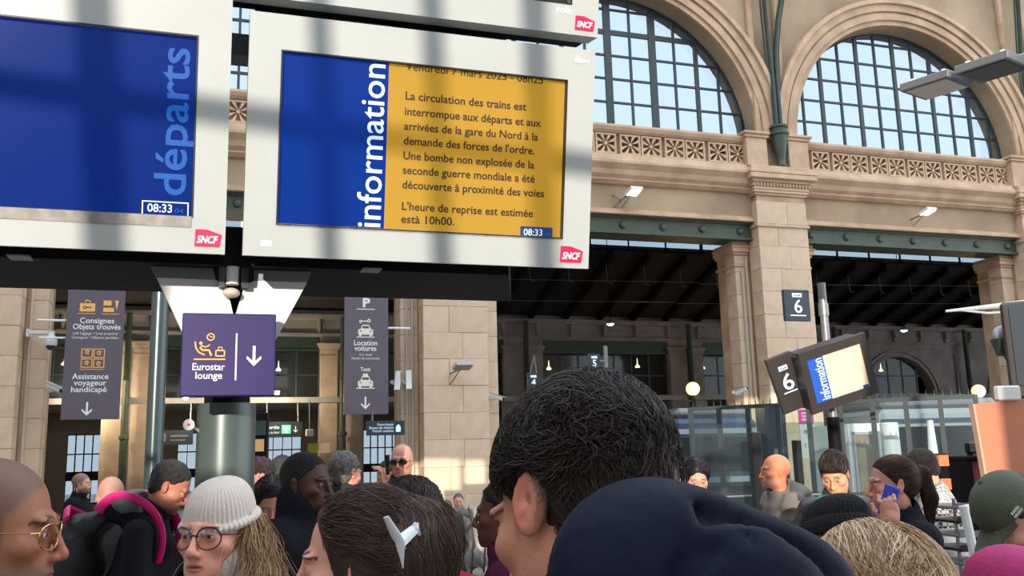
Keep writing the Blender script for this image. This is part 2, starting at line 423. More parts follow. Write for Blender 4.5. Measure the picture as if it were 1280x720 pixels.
# concourse side and rear walls, outside the picture : the added rear wall blocks the low sun, openings shaped for its shafts
RY = -14
SH = math.tan(SUN_EL)
b = MB()
wb = mat('unseen_wall_stone', (.36, .29, .22), .9, var=.2, vscale=.6)
def rear(x0, x1, z0, z1): b.box(x0, x1, RY-.5, RY, z0, z1)
rear(-34, 45, 0, 5.05); rear(-34, 45, 10.3, 24); rear(-34, -9.5, 5.05, 10.3); rear(11.5, 45, 5.05, 10.3); rear(-9.5, 1.9, 8.35, 10.3); rear(1.9, 2.25, 5.05, 10.3)
rw = b.build('unseen_blocker_wall', wb); rw['kind'] = 'structure'
def sunback(P): t = (RY-P[1])/SUN_DIR.y; return Vector(P)+SUN_DIR*t     # where the sun ray through P crosses the added rear wall
t = empty('window_10', (0, RY, 0), 0, None, None, None, 'structure')  # added unseen bars, placed to throw the shadow bands across the screens
def dpt(u, w, v=0): return Vector((-1.045, 3.495, 2.543))+u*Vector((.951, .309, 0))+w*Vector((.058, -.180, .982))
for u, hw in ((-.53, .065), (.30, .035), (.76, .04), (1.21, .05), (-1.0, .06), (1.9, .05), (2.7, .05), (-1.6, .05)):
    P = sunback(dpt(u, .5)); b = MB(); b.box(P.x-hw, P.x+hw, -.1, .1, 5.05, 8.35); b.build('shadow_bar', FRAME, t)
P = sunback(dpt(.7, .50)); b = MB(); b.box(-9.5, 1.9, -.1, .1, P.z-.035, P.z+.035); b.build('shadow_bar', FRAME, t)
for k in range(5): b = MB(); b.box(3.8+1.9*k, 3.9+1.9*k, -.1, .1, 5.05, 10.3); b.build('shadow_bar', FRAME, t)

# ---------------------------------------------------------------- train hall behind the wall
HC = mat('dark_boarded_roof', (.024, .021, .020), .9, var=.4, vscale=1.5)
b = MB()
b.box(S0, 34, 1.2, 9.0, 9.4, 9.6)
sl = (8.98-7.36)/5.0
def yz(s, y, z): return (s, y, z)
b.add([(S0, 9.05, 8.98), (34, 9.05, 8.98), (34, 14, 7.3), (S0, 14, 7.3), (S0, 9.05, 9.15), (34, 9.05, 9.15), (34, 14, 7.5), (S0, 14, 7.5)], [(0, 1, 2, 3), (7, 6, 5, 4), (0, 4, 5, 1), (3, 2, 6, 7)])
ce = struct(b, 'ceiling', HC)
b = MB(); b.box(S0-.3, S0, -40, 24, 0, 17); struct(b, 'wall_left', wb)
b = MB(); b.box(34, 34.3, .3, 20, 0, 9.4);  struct(b, 'wall_right', GREYST)
# glazed skylight strip with its own panes
t = wall_empty('window_5', 3, 9.02, 8.98, None, None, None, 'structure')
b = MB(); b.box(-30, 31, -.03, .03, .38, .44); b.box(-30, 31, -.03, .03, -.03, .02); b.build('window_frame', DARK, t)
pm = None
for k in range(-9, 12):
    if pm is None:
        b = MB(); b.box(-.7, .7, -.005, .005, .02, .38); o = b.build('pane', PANE2, t); pm = o
        b2 = MB(); b2.box(-.03, .03, -.03, .03, 0, .4); bm_ = b2.build('glazing_bar', DARK, t)
    else: o = pm.copy(); C.objects.link(o); q = bm_.copy(); C.objects.link(q); q.location = (k*1.5-3.7+.75, 0, 0)
    o.location = (k*1.5-3.7, 0, 0)
# rafters with hangers and tie rods
for k in range(-5, 16):
    s = -.67+1.5*k
    ORD = ['first', 'second', 'third', 'fourth', 'fifth', 'sixth', 'seventh', 'eighth', 'ninth', 'tenth', 'eleventh', 'twelfth']
    lab = 'dark iron rafter of the train hall roof, hidden by the departure screens' if k < -3 else ('dark iron roof rafter, %s from the left in the opening left of the great pier' % ORD[k+3] if k < 4 else ('dark iron roof rafter, %s from the left in the opening right of the great pier' % ORD[k-4] if k < 13 else 'dark iron roof rafter beyond the right edge of the picture'))
    t = wall_empty('roof_rafter', s, 9.0, 8.9, lab, 'rafter', 'rafters under the train hall roof')
    b = MB(); L = 5.0; dz = -1.62
    for w, h0, h1 in ((.035, -.22, 0), (.09, -.25, -.22), (.09, -.02, .02)):
        b.add([(x, y, z+h+(dz if y else 0)) for x in (-w, w) for y, z in ((0, 0), (4.95, 0)) for h in (h0, h1)], [(0, 1, 3, 2), (4, 6, 7, 5), (0, 4, 5, 1), (2, 3, 7, 6), (0, 2, 6, 4), (1, 5, 7, 3)])
    b.build('girder', DARK, t)
    b = MB(); b.tube([(0, .5, -.3), (.06, .5, -1.05), (.22, .5, -1.1)], .012, 5); b.build('hanger', GREYM, t)
for k, (y, z) in enumerate(((9.4, 7.95), (11.2, 7.5))):
    b = MB(); b.tube([(-12, y, z-.25), (3, y, z), (3.1, y, z-.05), (17, y, z+.3)], .012, 5)
    o = b.build('tie_rod', GREYM); o.matrix_world = WM; tag(o, ('thin iron tie rod under the upper part of the hall roof', 'thin iron tie rod near the far end of the hall roof')[k], 'tie rod')

# far wall of the train hall
FY = 14.0; PIPES = [-24.4, -17.05, -9.65, -2.45, 4.8, 12.05, 19.3, 26.5]
b = MB()
b.box(S0, 34, FY, FY+.5, 6.30, 7.7)                       # band above the lintels
fw_arches = []
for i, pch in enumerate(PIPES): b.box(pch-.78, pch+.85, FY, FY+.5, 0, 6.3)
for i in range(5, 7):
    a, e = PIPES[i]+.85, PIPES[i+1]-.78; cc = (a+e)/2; r = 1.95
    for x0, x1 in ((a, cc-r), (cc+r, e)): b.box(x0, x1, FY, FY+.5, 0, 6.3)
    n = 24
    for k in range(n):
        a0, a1 = math.pi-math.pi*k/n, math.pi-math.pi*(k+1)/n
        p0, p1 = (cc+r*math.cos(a0), 3.8+r*math.sin(a0)), (cc+r*math.cos(a1), 3.8+r*math.sin(a1))
        b.add([(p0[0], FY, p0[1]), (p1[0], FY, p1[1]), (p1[0], FY, 6.3), (p0[0], FY, 6.3)], [(0, 1, 2, 3)])
        b.add([(p0[0], FY, p0[1]), (p1[0], FY, p1[1]), (p1[0], FY+.5, p1[1]), (p0[0], FY+.5, p0[1])], [(3, 2, 1, 0)])
    fw_arches.append((cc, r))
fw = struct(b, 'wall_far', GREYST)
b = MB(); b.box(S0, 34, FY-.12, FY, 6.34, 6.42); b.box(S0, 34, FY-.22, FY, 6.95, 7.02); b.box(S0, 34, FY-.3, FY, 7.02, 7.12); o = b.build('cornice', GREYST, fw)
for k in range(38):
    b = MB(); b.box(-.05, .05, -.2, 0, -.35, 0, .01); b.box(-.05, .05, -.1, 0, -.5, -.35)
    if k == 0: cb = b.build('corbel', GREYST, fw); o = cb
    else: o = cb.copy(); C.objects.link(o)
    o.location = (-25+1.45*k, FY, 6.95)
for cc, r in fw_arches:
    b = MB(); b.ring(cc, 3.8, r, r+.14, 0, math.pi, FY-.05, FY, 32); b.ring(cc, 3.8, r+.2, r+.32, 0, math.pi, FY-.08, FY, 32); b.build('archivolt', GREYST, fw, True)
WARMST = mat('warm_grey_stone', (.52, .42, .33), .85, var=.25, vscale=1.3)
for i, pch in enumerate(PIPES[:6]):
    for s in (-1, 1):
        b = MB(); x0, x1 = (pch-.78, pch-.14) if s < 0 else (pch+.14, pch+.78)
        b.box(x0, x1, FY-.10, FY, 0, 5.8, .015)
        for z0, z1, e in ((5.55, 5.6, .02), (5.80, 5.88, .04), (5.88, 5.98, .08), (5.98, 6.04, .12)): b.box(x0-e, x1+e, FY-.1-e, FY, z0, z1)
        b.build('pilaster', WARMST if i < 3 else GREYST, fw)
for i, pch in enumerate(PIPES):
    b = MB(); b.lathe([(.13, 0), (.13, 2.6), (.17, 2.62), (.17, 2.74), (.12, 2.78), (.11, 4.6), (.14, 4.64), (.11, 4.7), (.1, 7.0)], 12)
    o = b.build('rain_pipe', IRON2 if i in (1, 2) else IRON, smooth=True); o.location = wp(pch, FY-.42, 0)
    tag(o, {1: 'green iron rain pipe behind the grey luggage sign', 2: 'green iron rain pipe behind the parking and taxi sign', 3: 'dark iron rain pipe beside the small platform 4 sign', 4: 'dark iron rain pipe beside the globe lamp left of pier', 6: 'dark iron rain pipe right of the far round arch', 0: 'dark iron rain pipe behind the leftmost stone pier', 5: 'dark iron rain pipe hidden behind the great pier with the 6 sign'}.get(i, 'dark iron rain pipe beyond the right edge of the picture'), 'pipe')
# shops and gallery in the bays
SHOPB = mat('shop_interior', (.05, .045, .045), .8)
WARML = mat('warm_shop_lamp', (1, .8, .5), emit=(1, .72, .38), estr=6)
COOLL = mat('cool_shop_lamp', (1, 1, 1), emit=(.85, .95, 1), estr=5)
SHOPG = glass_mat('shop_glass', (.55, .60, .62), .03)
GOODS = [mat('goods_%d' % k, c, .6) for k, c in enumerate(((.45, .30, .15), (.5, .48, .42), (.2, .08, .06), (.12, .16, .2), (.55, .5, .25)))]
rr = random.Random(11)
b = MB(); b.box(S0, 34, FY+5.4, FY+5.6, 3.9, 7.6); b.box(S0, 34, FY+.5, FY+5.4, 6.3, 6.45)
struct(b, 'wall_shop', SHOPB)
b = MB(); b.box(S0, 34, FY-.25, FY+5.4, 3.84, 4.04); g = struct(b, 'trim_5', mat('gallery_edge', (.33, .34, .34), .6, var=.2, vscale=2))
for i in range(len(PIPES)-1):
    a, e = PIPES[i]+.85, PIPES[i+1]-.78; L = e-a; arch = i >= 5
    if e < -22 or a > 24: continue
    ls = {0: 'behind the left stone pier', 1: 'between the luggage sign and the taxi sign', 2: 'just right of the taxi sign', 3: 'above the dark haired man in the navy jacket', 4: 'behind the great pier with the 6 sign', 5: 'inside the far round arch', 6: 'inside the second far round arch'}[i]
    sf = wall_empty('glazed_shop', a+L/2, FY+.28, 4.04, 'glazed upper floor shop front '+ls, 'shop', None)
    if not arch:
        b = MB(); b.box(-L/2, L/2, -.22, .2, 1.76, 2.26); b.box(-L/2, L/2, -.26, -.2, 1.72, 1.8); b.build('lintel', IRON, sf)
    n = 7
    for k in range(n+1):
        x = -L/2+.03+k*(L-.06)/n
        top = 1.76 if not arch else max(0, math.sqrt(max(0, 1.95**2-x*x))-.25)
        if top < .2: continue
        b = MB(); b.box(x-.03, x+.03, -.03, .03, 0, top); b.build('glazing_bar', FRAME, sf)
        if k < n:
            x2 = x+(L-.06)/n; t2 = 1.76 if not arch else max(0, math.sqrt(max(0, 1.95**2-x2*x2))-.25)
            if min(top, t2) > .2: b = MB(); b.prism([(x+.03, 0), (x2-.03, 0), (x2-.03, t2), (x+.03, top)], -.005, .005); b.build('pane', SHOPG, sf)
    hh = .85
    b = MB(); b.box(-L/2 if not arch else -1.7, L/2 if not arch else 1.7, -.04, .02, hh-.03, hh+.03); b.build('rail', FRAME, sf)
    # lamps and goods behind the glass
    NL = 3 if i in (3, 4) else 2; nm3 = ['left', 'middle', 'right'] if NL == 3 else ['left', 'right']
    for k in range(NL):
        lx = -L/2+L*(k+.5)/NL+rr.uniform(-.4, .4) if not arch else -.8+1.6*k+rr.uniform(-.2, .2)
        b = MB(); b.lathe([(.09, 0), (.11, .05), (.03, .14), (.01, .4)], 10); o = b.build('pendant_lamp', WARML if rr.random() < .75 else COOLL)
        o.location = wp(a+L/2+lx, FY+rr.uniform(.8, 2.4), 4.04+rr.uniform(1.0, 1.5)); tag(o, nm3[k]+' glowing pendant lamp '+ls.replace('above', 'in the shop above'), 'lamp', 'pendant lamps in the shop '+ls)
    for k in range(2):
        lx = -L/2+(.25+.5*k)*L
        if arch: lx = -1.0+k*1.3
        sh = wall_empty('shop_shelf', a+L/2+lx, FY+rr.uniform(1.6, 2.6)+1.6, 4.04, ['left', 'right'][k]+' shelf unit stocked with goods '+ls, 'shelf', 'stocked shelves '+ls)
        b = MB(); b.box(-.5, .5, -.02, .02, 0, 1.4)
        for q in range(4): b.box(-.5, .5, -.3, 0, .1+.36*q, .13+.36*q)
        b.build('shelf_rack', GREYM, sh)
        for q in range(3):
            b = MB(); x = -.46
            while x < .4: w = rr.uniform(.05, .12); b.box(x, x+w, -.26, -.06, .13+.36*q, .13+.36*q+rr.uniform(.12, .28)); x += w+.01
            o = b.build('goods', GOODS[rr.randrange(5)], sh); o['kind'] = 'stuff'
# lower storey : back wall with daylit doors to the street
b = MB(); yb = FY+5.4
holes = [(-19.6, -17.75), (-15.5, -13.3), (-12.9, -10.6), (-8.3, -6.4)]
x = S0
for h0, h1 in holes: b.box(x, h0, yb, yb+.3, 0, 3.84); b.box(h0, h1, yb, yb+.3, 3.0, 3.84); b.box(h0, h1, yb, yb+.3, 0, .3); x = h1
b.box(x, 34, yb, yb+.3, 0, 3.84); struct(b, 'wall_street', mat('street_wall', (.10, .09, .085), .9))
for k, (h0, h1) in enumerate(holes):
    d = wall_empty('window_%d' % (6+k), (h0+h1)/2, yb+.1, .3, None, None, None, 'structure'); L = h1-h0
    b = MB()
    for q in range(7): x = -L/2+q*L/6; b.box(x-.025, x+.025, -.03, .03, 0, 2.7)
    for z in (0, .9, 1.2, 1.9, 2.66): b.box(-L/2, L/2, -.03, .03, z, z+.05)
    b.box(-L/2, L/2, -.05, .02, .95, 1.2); b.build('window_frame', DARK, d)
    for q in range(6):
        x = -L/2+(q+.5)*L/6; b = MB(); b.box(x-L/12+.03, x+L/12-.03, -.004, .004, .05, 2.66); b.build('pane', PANE2, d)

# ================================================================ screens on the pole
DX = Vector((.951, .309, 0)).normalized(); DT = R(10.9)
DM = Matrix.Translation((-1.045, 3.495, 2.543)) @ Matrix.Rotation(R(18), 4, 'Z') @ Matrix.Rotation(DT, 4, 'X')
UM = Matrix.Translation((-1.045, 3.495, 2.543)) @ Matrix.Rotation(R(18), 4, 'Z')
SBLUE = mat('screen_blue', (.002, .014, .09), .18, emit=(.0, .022, .20), estr=1.0, spec=.22)
SBLUE2 = mat('screen_blue_b', (.002, .012, .08), .18, emit=(.0, .014, .15), estr=.9, spec=.22)
SYEL = mat('screen_yellow', (.24, .14, .03), .25, emit=(.60, .33, .015), estr=.55, spec=.2)
INKD = mat('screen_dark_ink', (.02, .01, .01), .5)
PALE = mat('screen_pale_text', (.5, .6, .7), .4, emit=(.6, .75, .9), estr=.6)
LBLUE = mat('screen_light_blue_text', (.01, .05, .2), .4, emit=(.005, .12, .52), estr=.6, spec=.2)
NAVY = mat('screen_clock_blue', (.01, .03, .12), .4, emit=(0, .03, .15), estr=.6)
RED = mat('logo_red', (.62, .01, .08), .4)
MAG = mat('logo_magenta', (.45, .01, .22), .4)
WINK = mat('white_ink', (.85, .85, .85), .5)
TIT = mat('worn_inner_strip', (.33, .31, .29), .5, var=.4, vscale=18)
def casing(par, x0, x1, z0, z1, sx0, sx1, sz0, sz1):
    b = MB(); d = .11
    for a in ((x0, sx0, z0, z1), (sx1, x1, z0, z1), (sx0, sx1, z0, sz0), (sx0, sx1, sz1, z1)): b.box(a[0], a[1], 0, d, a[2], a[3])
    o = b.build('casing', CASE, par)
    b = MB(); b.box(x0+.01, x1-.01, d-.01, d+.12, z0+.01, z1-.01); b.build('rear_shell', DARK, par)
    b = MB()
    for a in ((sx0-.006, sx0, sz0-.006, sz1+.006), (sx1, sx1+.006, sz0-.006, sz1+.006), (sx0, sx1, sz0-.006, sz0), (sx0, sx1, sz1, sz1+.006)): b.box(a[0], a[1], -.002, .02, a[2], a[3])
    b.build('screen_gasket', BLACKP, par); return o
def rail_logo(par, x, z, w):
    b = MB(); h = w*.66
    pl = [(x, z), (x+.02*w, z+h), (x+.45*w, z+h*1.0), (x+w*1.0, z+h*.72), (x+w*.93, z)]
    b.prism(pl, -.004, 0); o = b.build('logo_plate', RED, par)
    o = text_obj('SNCF', w*.40, WINK, par, (x+.07*w, -.005, z+h*.2), 'logo_lettering', bold=.03, width=w*.8, shear=.25)
# information screen
d2 = empty('information_screen', M=DM, label='large grey-framed screen with yellow notice panel and white word information', cat='screen')
casing(d2, 0, 1.452, 0, .953, .128, 1.322, .130, .808)
b = MB(); b.box(.128, .552, .02, .03, .125, .812); b.build('blue_panel', SBLUE, d2)
b = MB(); b.box(.552, 1.322, .02, .03, .125, .812); b.build('notice_panel', SYEL, d2)
text_obj('information', .140, PALE, d2, (.536, .018, .128), 'heading', rot=(R(90), 0, R(-90)), bold=.006, width=.665)
LINES = ['La circulation des trains est', 'interrompue aux départs et aux', 'arrivées de la gare du Nord à la', "demande des forces de l'ordre.", 'Une bombe non explosée de la', 'seconde guerre mondiale a été', 'découverte à proximité des voies', '', "L'heure de reprise est estimée", 'està 10h00.']
ZL = [.668, .604, .543, .483, .422, .362, .302, .25, .213, .160]
WL_ = [.525, .595, .585, .57, .57, .575, .62, 0, .57, .225]
for l, z, w in zip(LINES, ZL, WL_):
    if l: text_obj(l, .047, INKD, d2, (.621, .018, z), 'notice_line', width=w, bold=.014)
text_obj('Vendredi 7 mars 2025 - 08h25', .047, INKD, d2, (.621, .018, .789), 'notice_line', width=.60, bold=.004)
b = MB(); b.box(1.14, 1.285, .014, .021, .124, .172); b.build('clock_box', NAVY, d2)
text_obj('08:33', .040, PALE, d2, (1.152, .012, .134), 'clock_digits', width=.085, bold=.01)
text_obj('04', .022, LBLUE, d2, (1.245, .012, .134), 'clock_digits', width=.027)
rail_logo(d2, 1.318, .025, .105)
b = MB(); b.box(1.36, 1.385, -.003, 0, .896, .912, .002); b.ring(1.372, .904, .012, .015, 0, 6.283, -.003, 0, 12); b.build('maker_mark', WINK, d2)
text_obj('pro', .020, WINK, d2, (1.392, -.002, .898), 'maker_mark', width=.033, bold=.03)
b = MB(); b.box(.067, .108, -.002, 0, .038, .060); b.build('white_sticker', WINK, d2)
b = MB(); b.box(.128, 1.322, -.002, .001, .120, .131); 
b.build('worn_strip', TIT, d2)
# departures screen
d1 = empty('departures_screen', M=DM, label='large grey-framed blue screen with the light blue word départs, left of notice', cat='screen')
casing(d1, -1.60, -.066, 0, .985, -1.42, -.192, .142, .828)
b = MB(); b.box(-1.42, -.192, .02, .03, .14, .83); b.build('blue_panel', SBLUE2, d1)
b = MB(); b.box(-1.42, -.192, -.003, .001, .098, .140); b.build('worn_strip', TIT, d1)
text_obj('départs', .165, LBLUE, d1, (-.218, .018, .212), 'heading', rot=(R(90), 0, R(-90)), bold=.012, width=.565)
text_obj('08:33', .044, PALE, d1, (-.352, .016, .152), 'clock_digits', width=.088, bold=.01)
text_obj('04', .024, LBLUE, d1, (-.254, .016, .152), 'clock_digits', width=.03)
b = MB()
for a in ((-.371, -.367, .143, .192), (-.208, -.204, .143, .192), (-.371, -.204, .189, .193)): b.box(a[0], a[1], .015, .02, a[2], a[3])
b.build('clock_outline', PALE, d1)
rail_logo(d1, -.178, .028, .098)
# board above
d3 = empty('platform_board', M=DM, label='upper grey-framed board lettered voie, cut by the top of the picture', cat='screen')
casing(d3, -.1, 1.46, 1.012, 2.05, .02, 1.33, 1.145, 1.95)
b = MB(); b.box(.02, 1.33, .02, .03, 1.14, 1.95); b.build('black_panel', BLACKP, d3)
text_obj('voie', .045, WINK, d3, (1.262, -.002, 1.098), 'lettering', bold=.012, width=.072)
rail_logo(d3, 1.352, 1.035, .092)
d4 = empty('train_list_board', M=DM, label='upper grey board over the departures screen, only its lower edge in sight', cat='screen')
casing(d4, -1.60, -.13, 1.06, 2.05, -1.45, -.25, 1.2, 1.95)
b = MB(); b.box(-1.45, -.25, .02, .03, 1.2, 1.95); b.build('black_panel', BLACKP, d4)
# the carrier frame between boards, the black housings and the pole
sup = empty('screen_carrier', M=UM, label='thick grey-green round pole with flared white bracket carrying the departure screens', cat='screen stand')
b = MB(); b.box(-1.6, 1.30, .30, .42, .96, 1.06); b.box(-1.2, -.5, .26, .3, .93, 1.25); b.box(.42, .62, .16, .34, .99, 1.2); b.build('cross_beam', GREYM, sup)
b = MB(); b.box(.05, .45, .12, .2, .99, 1.03, .01); b.box(.66, .80, .1, .2, .96, 1.02, .01); b.build('light_rail', CASE, sup)
b = MB(); b.ring(.64, .99, .035, .05, 0, 6.283, .08, .16, 16); b.build('cable_ring', BLACKP, sup)
for v, zt_ in (([(-1.62, .26), (-.10, .26), (-.10, .95), (-1.62, .95)], 1.7), ([(.03, .26), (1.17, .26), (1.40, .95), (.05, .95)], 1.7), ([(-.10, .26), (.03, .26), (.05, .80), (-.10, .80)], .17)):
    b = MB(); b.add([(x, y, z) for z in (.012, zt_) for x, y in v], [(3, 2, 1, 0), (4, 5, 6, 7), (0, 1, 5, 4), (1, 2, 6, 5), (2, 3, 7, 6), (3, 0, 4, 7)]); b.build('rear_housing', DARK, sup)
for x in (-.86, .50):
    b = MB(); b.box(x, x+.08, .2, .29, .006, .0115); b.build('label_sticker', mat('grey_sticker', (.25, .27, .27), .6), sup)
def ul(px, py, v):      # frame coordinates of a pixel on the plane v behind the screens' foot
    Mi = UM.inverted(); a = Mi @ PX(px, py, 1); o = Mi @ Vector((0, 0, EYE)); r = a-o; t = (v-o.y)/r.y; q = o+r*t; return q
V0 = .34
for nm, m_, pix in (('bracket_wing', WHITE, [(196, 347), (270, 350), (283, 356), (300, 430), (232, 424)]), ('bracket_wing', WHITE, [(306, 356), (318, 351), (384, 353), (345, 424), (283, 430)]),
                    ('bracket_top_shade', GREYM, [(180, 318), (262, 318), (270, 350), (196, 347)]), ('bracket_top_shade', GREYM, [(318, 320), (396, 322), (384, 353), (318, 351)])):  # grey tops put the screens' shade into the colour of the wings
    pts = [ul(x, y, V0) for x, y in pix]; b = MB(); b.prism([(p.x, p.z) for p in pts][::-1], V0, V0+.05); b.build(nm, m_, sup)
pc = ul(284, 500, .66); pr = .125
b = MB(); b.tube([(pc.x, .66, -2.543), (pc.x, .66, ul(284, 503, .54).z)], pr, 40); b.build('pole', mat('pole_paint', (.10, .135, .13), .32, metal=.25, var=.15, vscale=6), sup, True)
b = MB(); b.tube([(pc.x, .66, ul(284, 503, .54).z-.01), (pc.x, .66, .0)], .098, 28); b.build('pole_neck', DARK, sup, True)
q = ul(292, 350, .30)
b = MB(); b.tube([(q.x-.005, .30, q.z+.10), (q.x-.005, .30, q.z-.02)], .028, 14); b.build('white_tube', WHITE, sup, True)
b = MB(); b.ball((q.x-.008, .30, q.z-.055), .036, 14, 8, (1, 1, .6)); b.build('tube_end', mat('cream_plastic', (.6, .52, .4), .5), sup, True)
b = MB(); b.box(q.x-.06, q.x-.035, .28, .36, q.z-.03, q.z+.10); b.box(q.x+.03, q.x+.06, .28, .36, q.z-.03, q.z+.09); b.build('gap_filler', BLACKP, sup)
# second slimmer post behind
p0 = PX(203, 370, 10); p1 = PX(190, 600, 10)
post = empty('tall_post', (p1.x-.03, p1.y+.1, 0), R(18), 'slim dark round steel post rising left of the purple lounge sign', 'post')
b = MB(); b.tube([(0, 0, 0), (0, 0, 3.75)], .095, 20); b.build('shaft', mat('post_paint', (.06, .085, .09), .25, metal=.4), post, True)
b = MB(); b.lathe([(.16, 0), (.16, .03), (.1, .05)], 16); b.build('base_plate', DARK, post)

# ================================================================ signs
PURP = mat('sign_purple', (.020, .010, .105), .45, spec=.25)
GREYS = mat('sign_aubergine_grey', (.115, .095, .125), .45)
ORA = mat('sign_orange', (.95, .48, .12), .5); CRM = mat('sign_cream', (.80, .76, .66), .5)
SLATE = mat('sign_slate', (.022, .035, .05), .4)
def arrow_down(par, x, z, h, m, y=-.003, t=.1):
    b = MB(); w = h*t
    b.box(x-w/2, x+w/2, y-.003, y, z-h*.38, z+h*.5)
    for s in (-1, 1): b.prism([(x, z-h*.5), (x+s*h*.36, z-h*.12), (x+s*h*.36-s*w*.2, z-h*.12+w*.95), (x, z-h*.5+w*1.5)][::s], y-.003, y)
    b.build('arrow', m, par)
# purple lounge sign
c = PX(286, 443, 3.72)
t = empty('lounge_sign', c, R(16), 'square purple sign with orange seated figure and white arrow on the thick pole', 'sign')
W_, H_ = .365, .335
b = MB(); b.box(-W_/2, W_/2, 0, .05, -H_/2, H_/2, .004); b.build('panel', PURP, t)
b = MB(); b.box(-.13, .13, .05, .24, -.06, .06); b.build('mount', DARK, t)
k = W_/115.0
def sp(x, y): return ((x-286)*k, -(y-443)*k)
text_obj('Eurostar', .04, WINK, t, (sp(242, 465)[0], -.002, sp(0, 463)[1]), 'lettering', width=39*k, bold=.008)
text_obj('lounge', .04, WINK, t, (sp(246, 477)[0], -.002, sp(0, 474)[1]), 'lettering', width=32*k, bold=.008)
b = MB(); x, z = sp(295, 0)[0], 0; b.box(x-.003, x+.003, -.003, 0, sp(0, 476)[1], sp(0, 416)[1]); b.build('divider', WINK, t)
arrow_down(t, sp(317, 0)[0], sp(0, 445)[1], 26*k, WINK, 0, .13)
b = MB()
def st(b, pts, r): b.tube([(sp(x, y)[0], -.002, sp(x, y)[1]) for x, y in pts], r*k, 6)
st(b, [(245, 427), (246, 435), (250, 441), (257, 444)], 1.1); st(b, [(251, 434), (254, 438), (262, 438), (265, 445)], 1.5); st(b, [(252, 432), (258, 434), (263, 431)], 1)
st(b, [(244, 449.5), (282, 449.5)], 1.1); x, z = sp(252, 429); b.ball((x, -.002, z), 2.2*k, 10, 6, (1, .4, 1))
x, z = sp(263.5, 421); b.ring(x, z, 3.6*k, 4.9*k, 0, 6.283, -.004, 0, 20); st(b, [(263.5, 421), (261.5, 419)], .6); st(b, [(263.5, 421), (266, 421)], .6)
x, z = sp(275.5, 442); x0, z0 = sp(269.5, 446); x1, z1 = sp(281.5, 437.5)
for a in ((x0, x1, z0, z0+1.5*k), (x0, x1, z1-1.5*k, z1), (x0, x0+1.5*k, z0, z1), (x1-1.5*k, x1, z0, z1)): b.box(a[0], a[1], -.004, 0, a[2], a[3])
st(b, [(273, 437), (273.5, 434), (277.5, 434), (278, 437)], .8); b.build('pictogram', ORA, t)
# grey-purple hanging signs
def hang_sign(name, cx, cy, wpx, hpx, D, label):
    c = PX(cx, cy, D); t = empty(name, c, R(18), label, 'sign'); k = D/FPX*1.04
    w, h = wpx*k/2, hpx*k/2
    b = MB(); b.box(-w, w, 0, .05, -h, h, .004); b.build('panel', GREYS, t)
    return t, (lambda x, y: ((x-cx)*k, -(y-cy)*k)), k
t, sp, k = hang_sign('luggage_sign', 117, 442, 64, 157, 18.8, 'tall grey hanging sign reading Consignes Objets trouvés, left of the slim post')
for s, x, y, w, sz in (('Consignes', 119, 405, 38, 7.5), ('Objets trouvés', 119, 412.5, 53, 7.5), ('Assistance', 115, 472.5, 40, 7.5), ('voyageur', 115, 480, 36, 7.5), ('handicapé', 114, 488, 39, 7.5)):
    text_obj(s, sz*k*1.25, WINK, t, (sp(x, 0)[0], -.003, sp(0, y)[1]), 'lettering', align='CENTER', width=w*k, bold=.01)
for s, y, w in (('Left luggage • Lost property', 419, 50), ('Consignas • Objetos perdidos', 424, 52)): text_obj(s, 4.6*k, CRM, t, (sp(118, 0)[0], -.003, sp(0, y)[1]), 'small_lettering', align='CENTER', width=w*k)
def sq(b, x0, x1, y0, y1, y=-.005): a, c_ = sp(x0, y1), sp(x1, y0); b.box(a[0], c_[0], y, 0, a[1], c_[1])
b = MB(); sq(b, 99, 116, 381, 391); x, z = sp(107.5, 380); b.ring(x, z, 2.2*k, 3.4*k, 0, math.pi, -.005, 0, 10); b.build('luggage_pictogram', ORA, t)
b = MB(); x, z = sp(104.5, 386); b.ring(x, z, 1*k, 2.2*k, 0, 6.283, -.008, -.005, 12); sq(b, 106, 112, 385.3, 386.7, -.008); b.build('key_mark', GREYS, t)
b = MB(); sq(b, 125, 137, 386, 391); sq(b, 125, 134, 377, 383); x, z = sp(140, 380); b.prism([(x-2.2*k, z+3*k), (x+2.2*k, z+3*k), (x, z-9*k)][::-1], -.005, 0); b.build('lost_items_pictogram', ORA, t)
b = MB(); sq(b, 97, 117, 393, 394); sq(b, 124, 144, 393, 394); sq(b, 103, 130, 460.5, 461.5); b.build('underline', mat('sign_rust', (.75, .35, .2), .5), t)
b = MB(); 
for x0, x1 in ((103.5, 116), (117, 129.5)):
    for y0, y1 in ((436, 447), (448, 459)):
        for a in ((x0, x1, y0, y0+1), (x0, x1, y1-1, y1), (x0, x0+1, y0, y1), (x1-1, x1, y0, y1)): sq(b, *a)
for (x, y) in ((110, 440), (123, 441), (110, 453), (123, 454)): X, Z = sp(x, y); b.ring(X, Z, 1.6*k, 2.6*k, 0, 5, -.005, 0, 10); b.tube([(X, -.002, Z+2*k), (X+1.5*k, -.002, Z-3*k)], .5*k, 5)
b.build('access_pictogram', ORA, t)
x, z = sp(113, 508); arrow_down(t, x, z, 16*k, WINK, 0, .13)
b = MB(); x, z = sp(53, 402); b.tube([(x, .06, z), (-.25, .06, z)], .025, 8); x2, z2 = sp(56, 423); b.tube([(x2, .06, z2), (-.2, .06, z2)], .022, 8); b.build('hanging_arm', WHITE, t)
t, sp, k = hang_sign('taxi_sign', 458, 441, 53, 147, 20.8, 'tall grey hanging sign with parking P, hire car and taxi symbols')
text_obj('P', 15*k, CRM, t, (sp(453, 0)[0], -.003, sp(0, 385)[1]), 'lettering', bold=.04, width=9*k)
b = MB(); sq(b, 446, 468, 387.5, 388.5); sq(b, 446, 468, 421.5, 422.5); sq(b, 446, 468, 483, 484); b.build('underline', CRM, t)
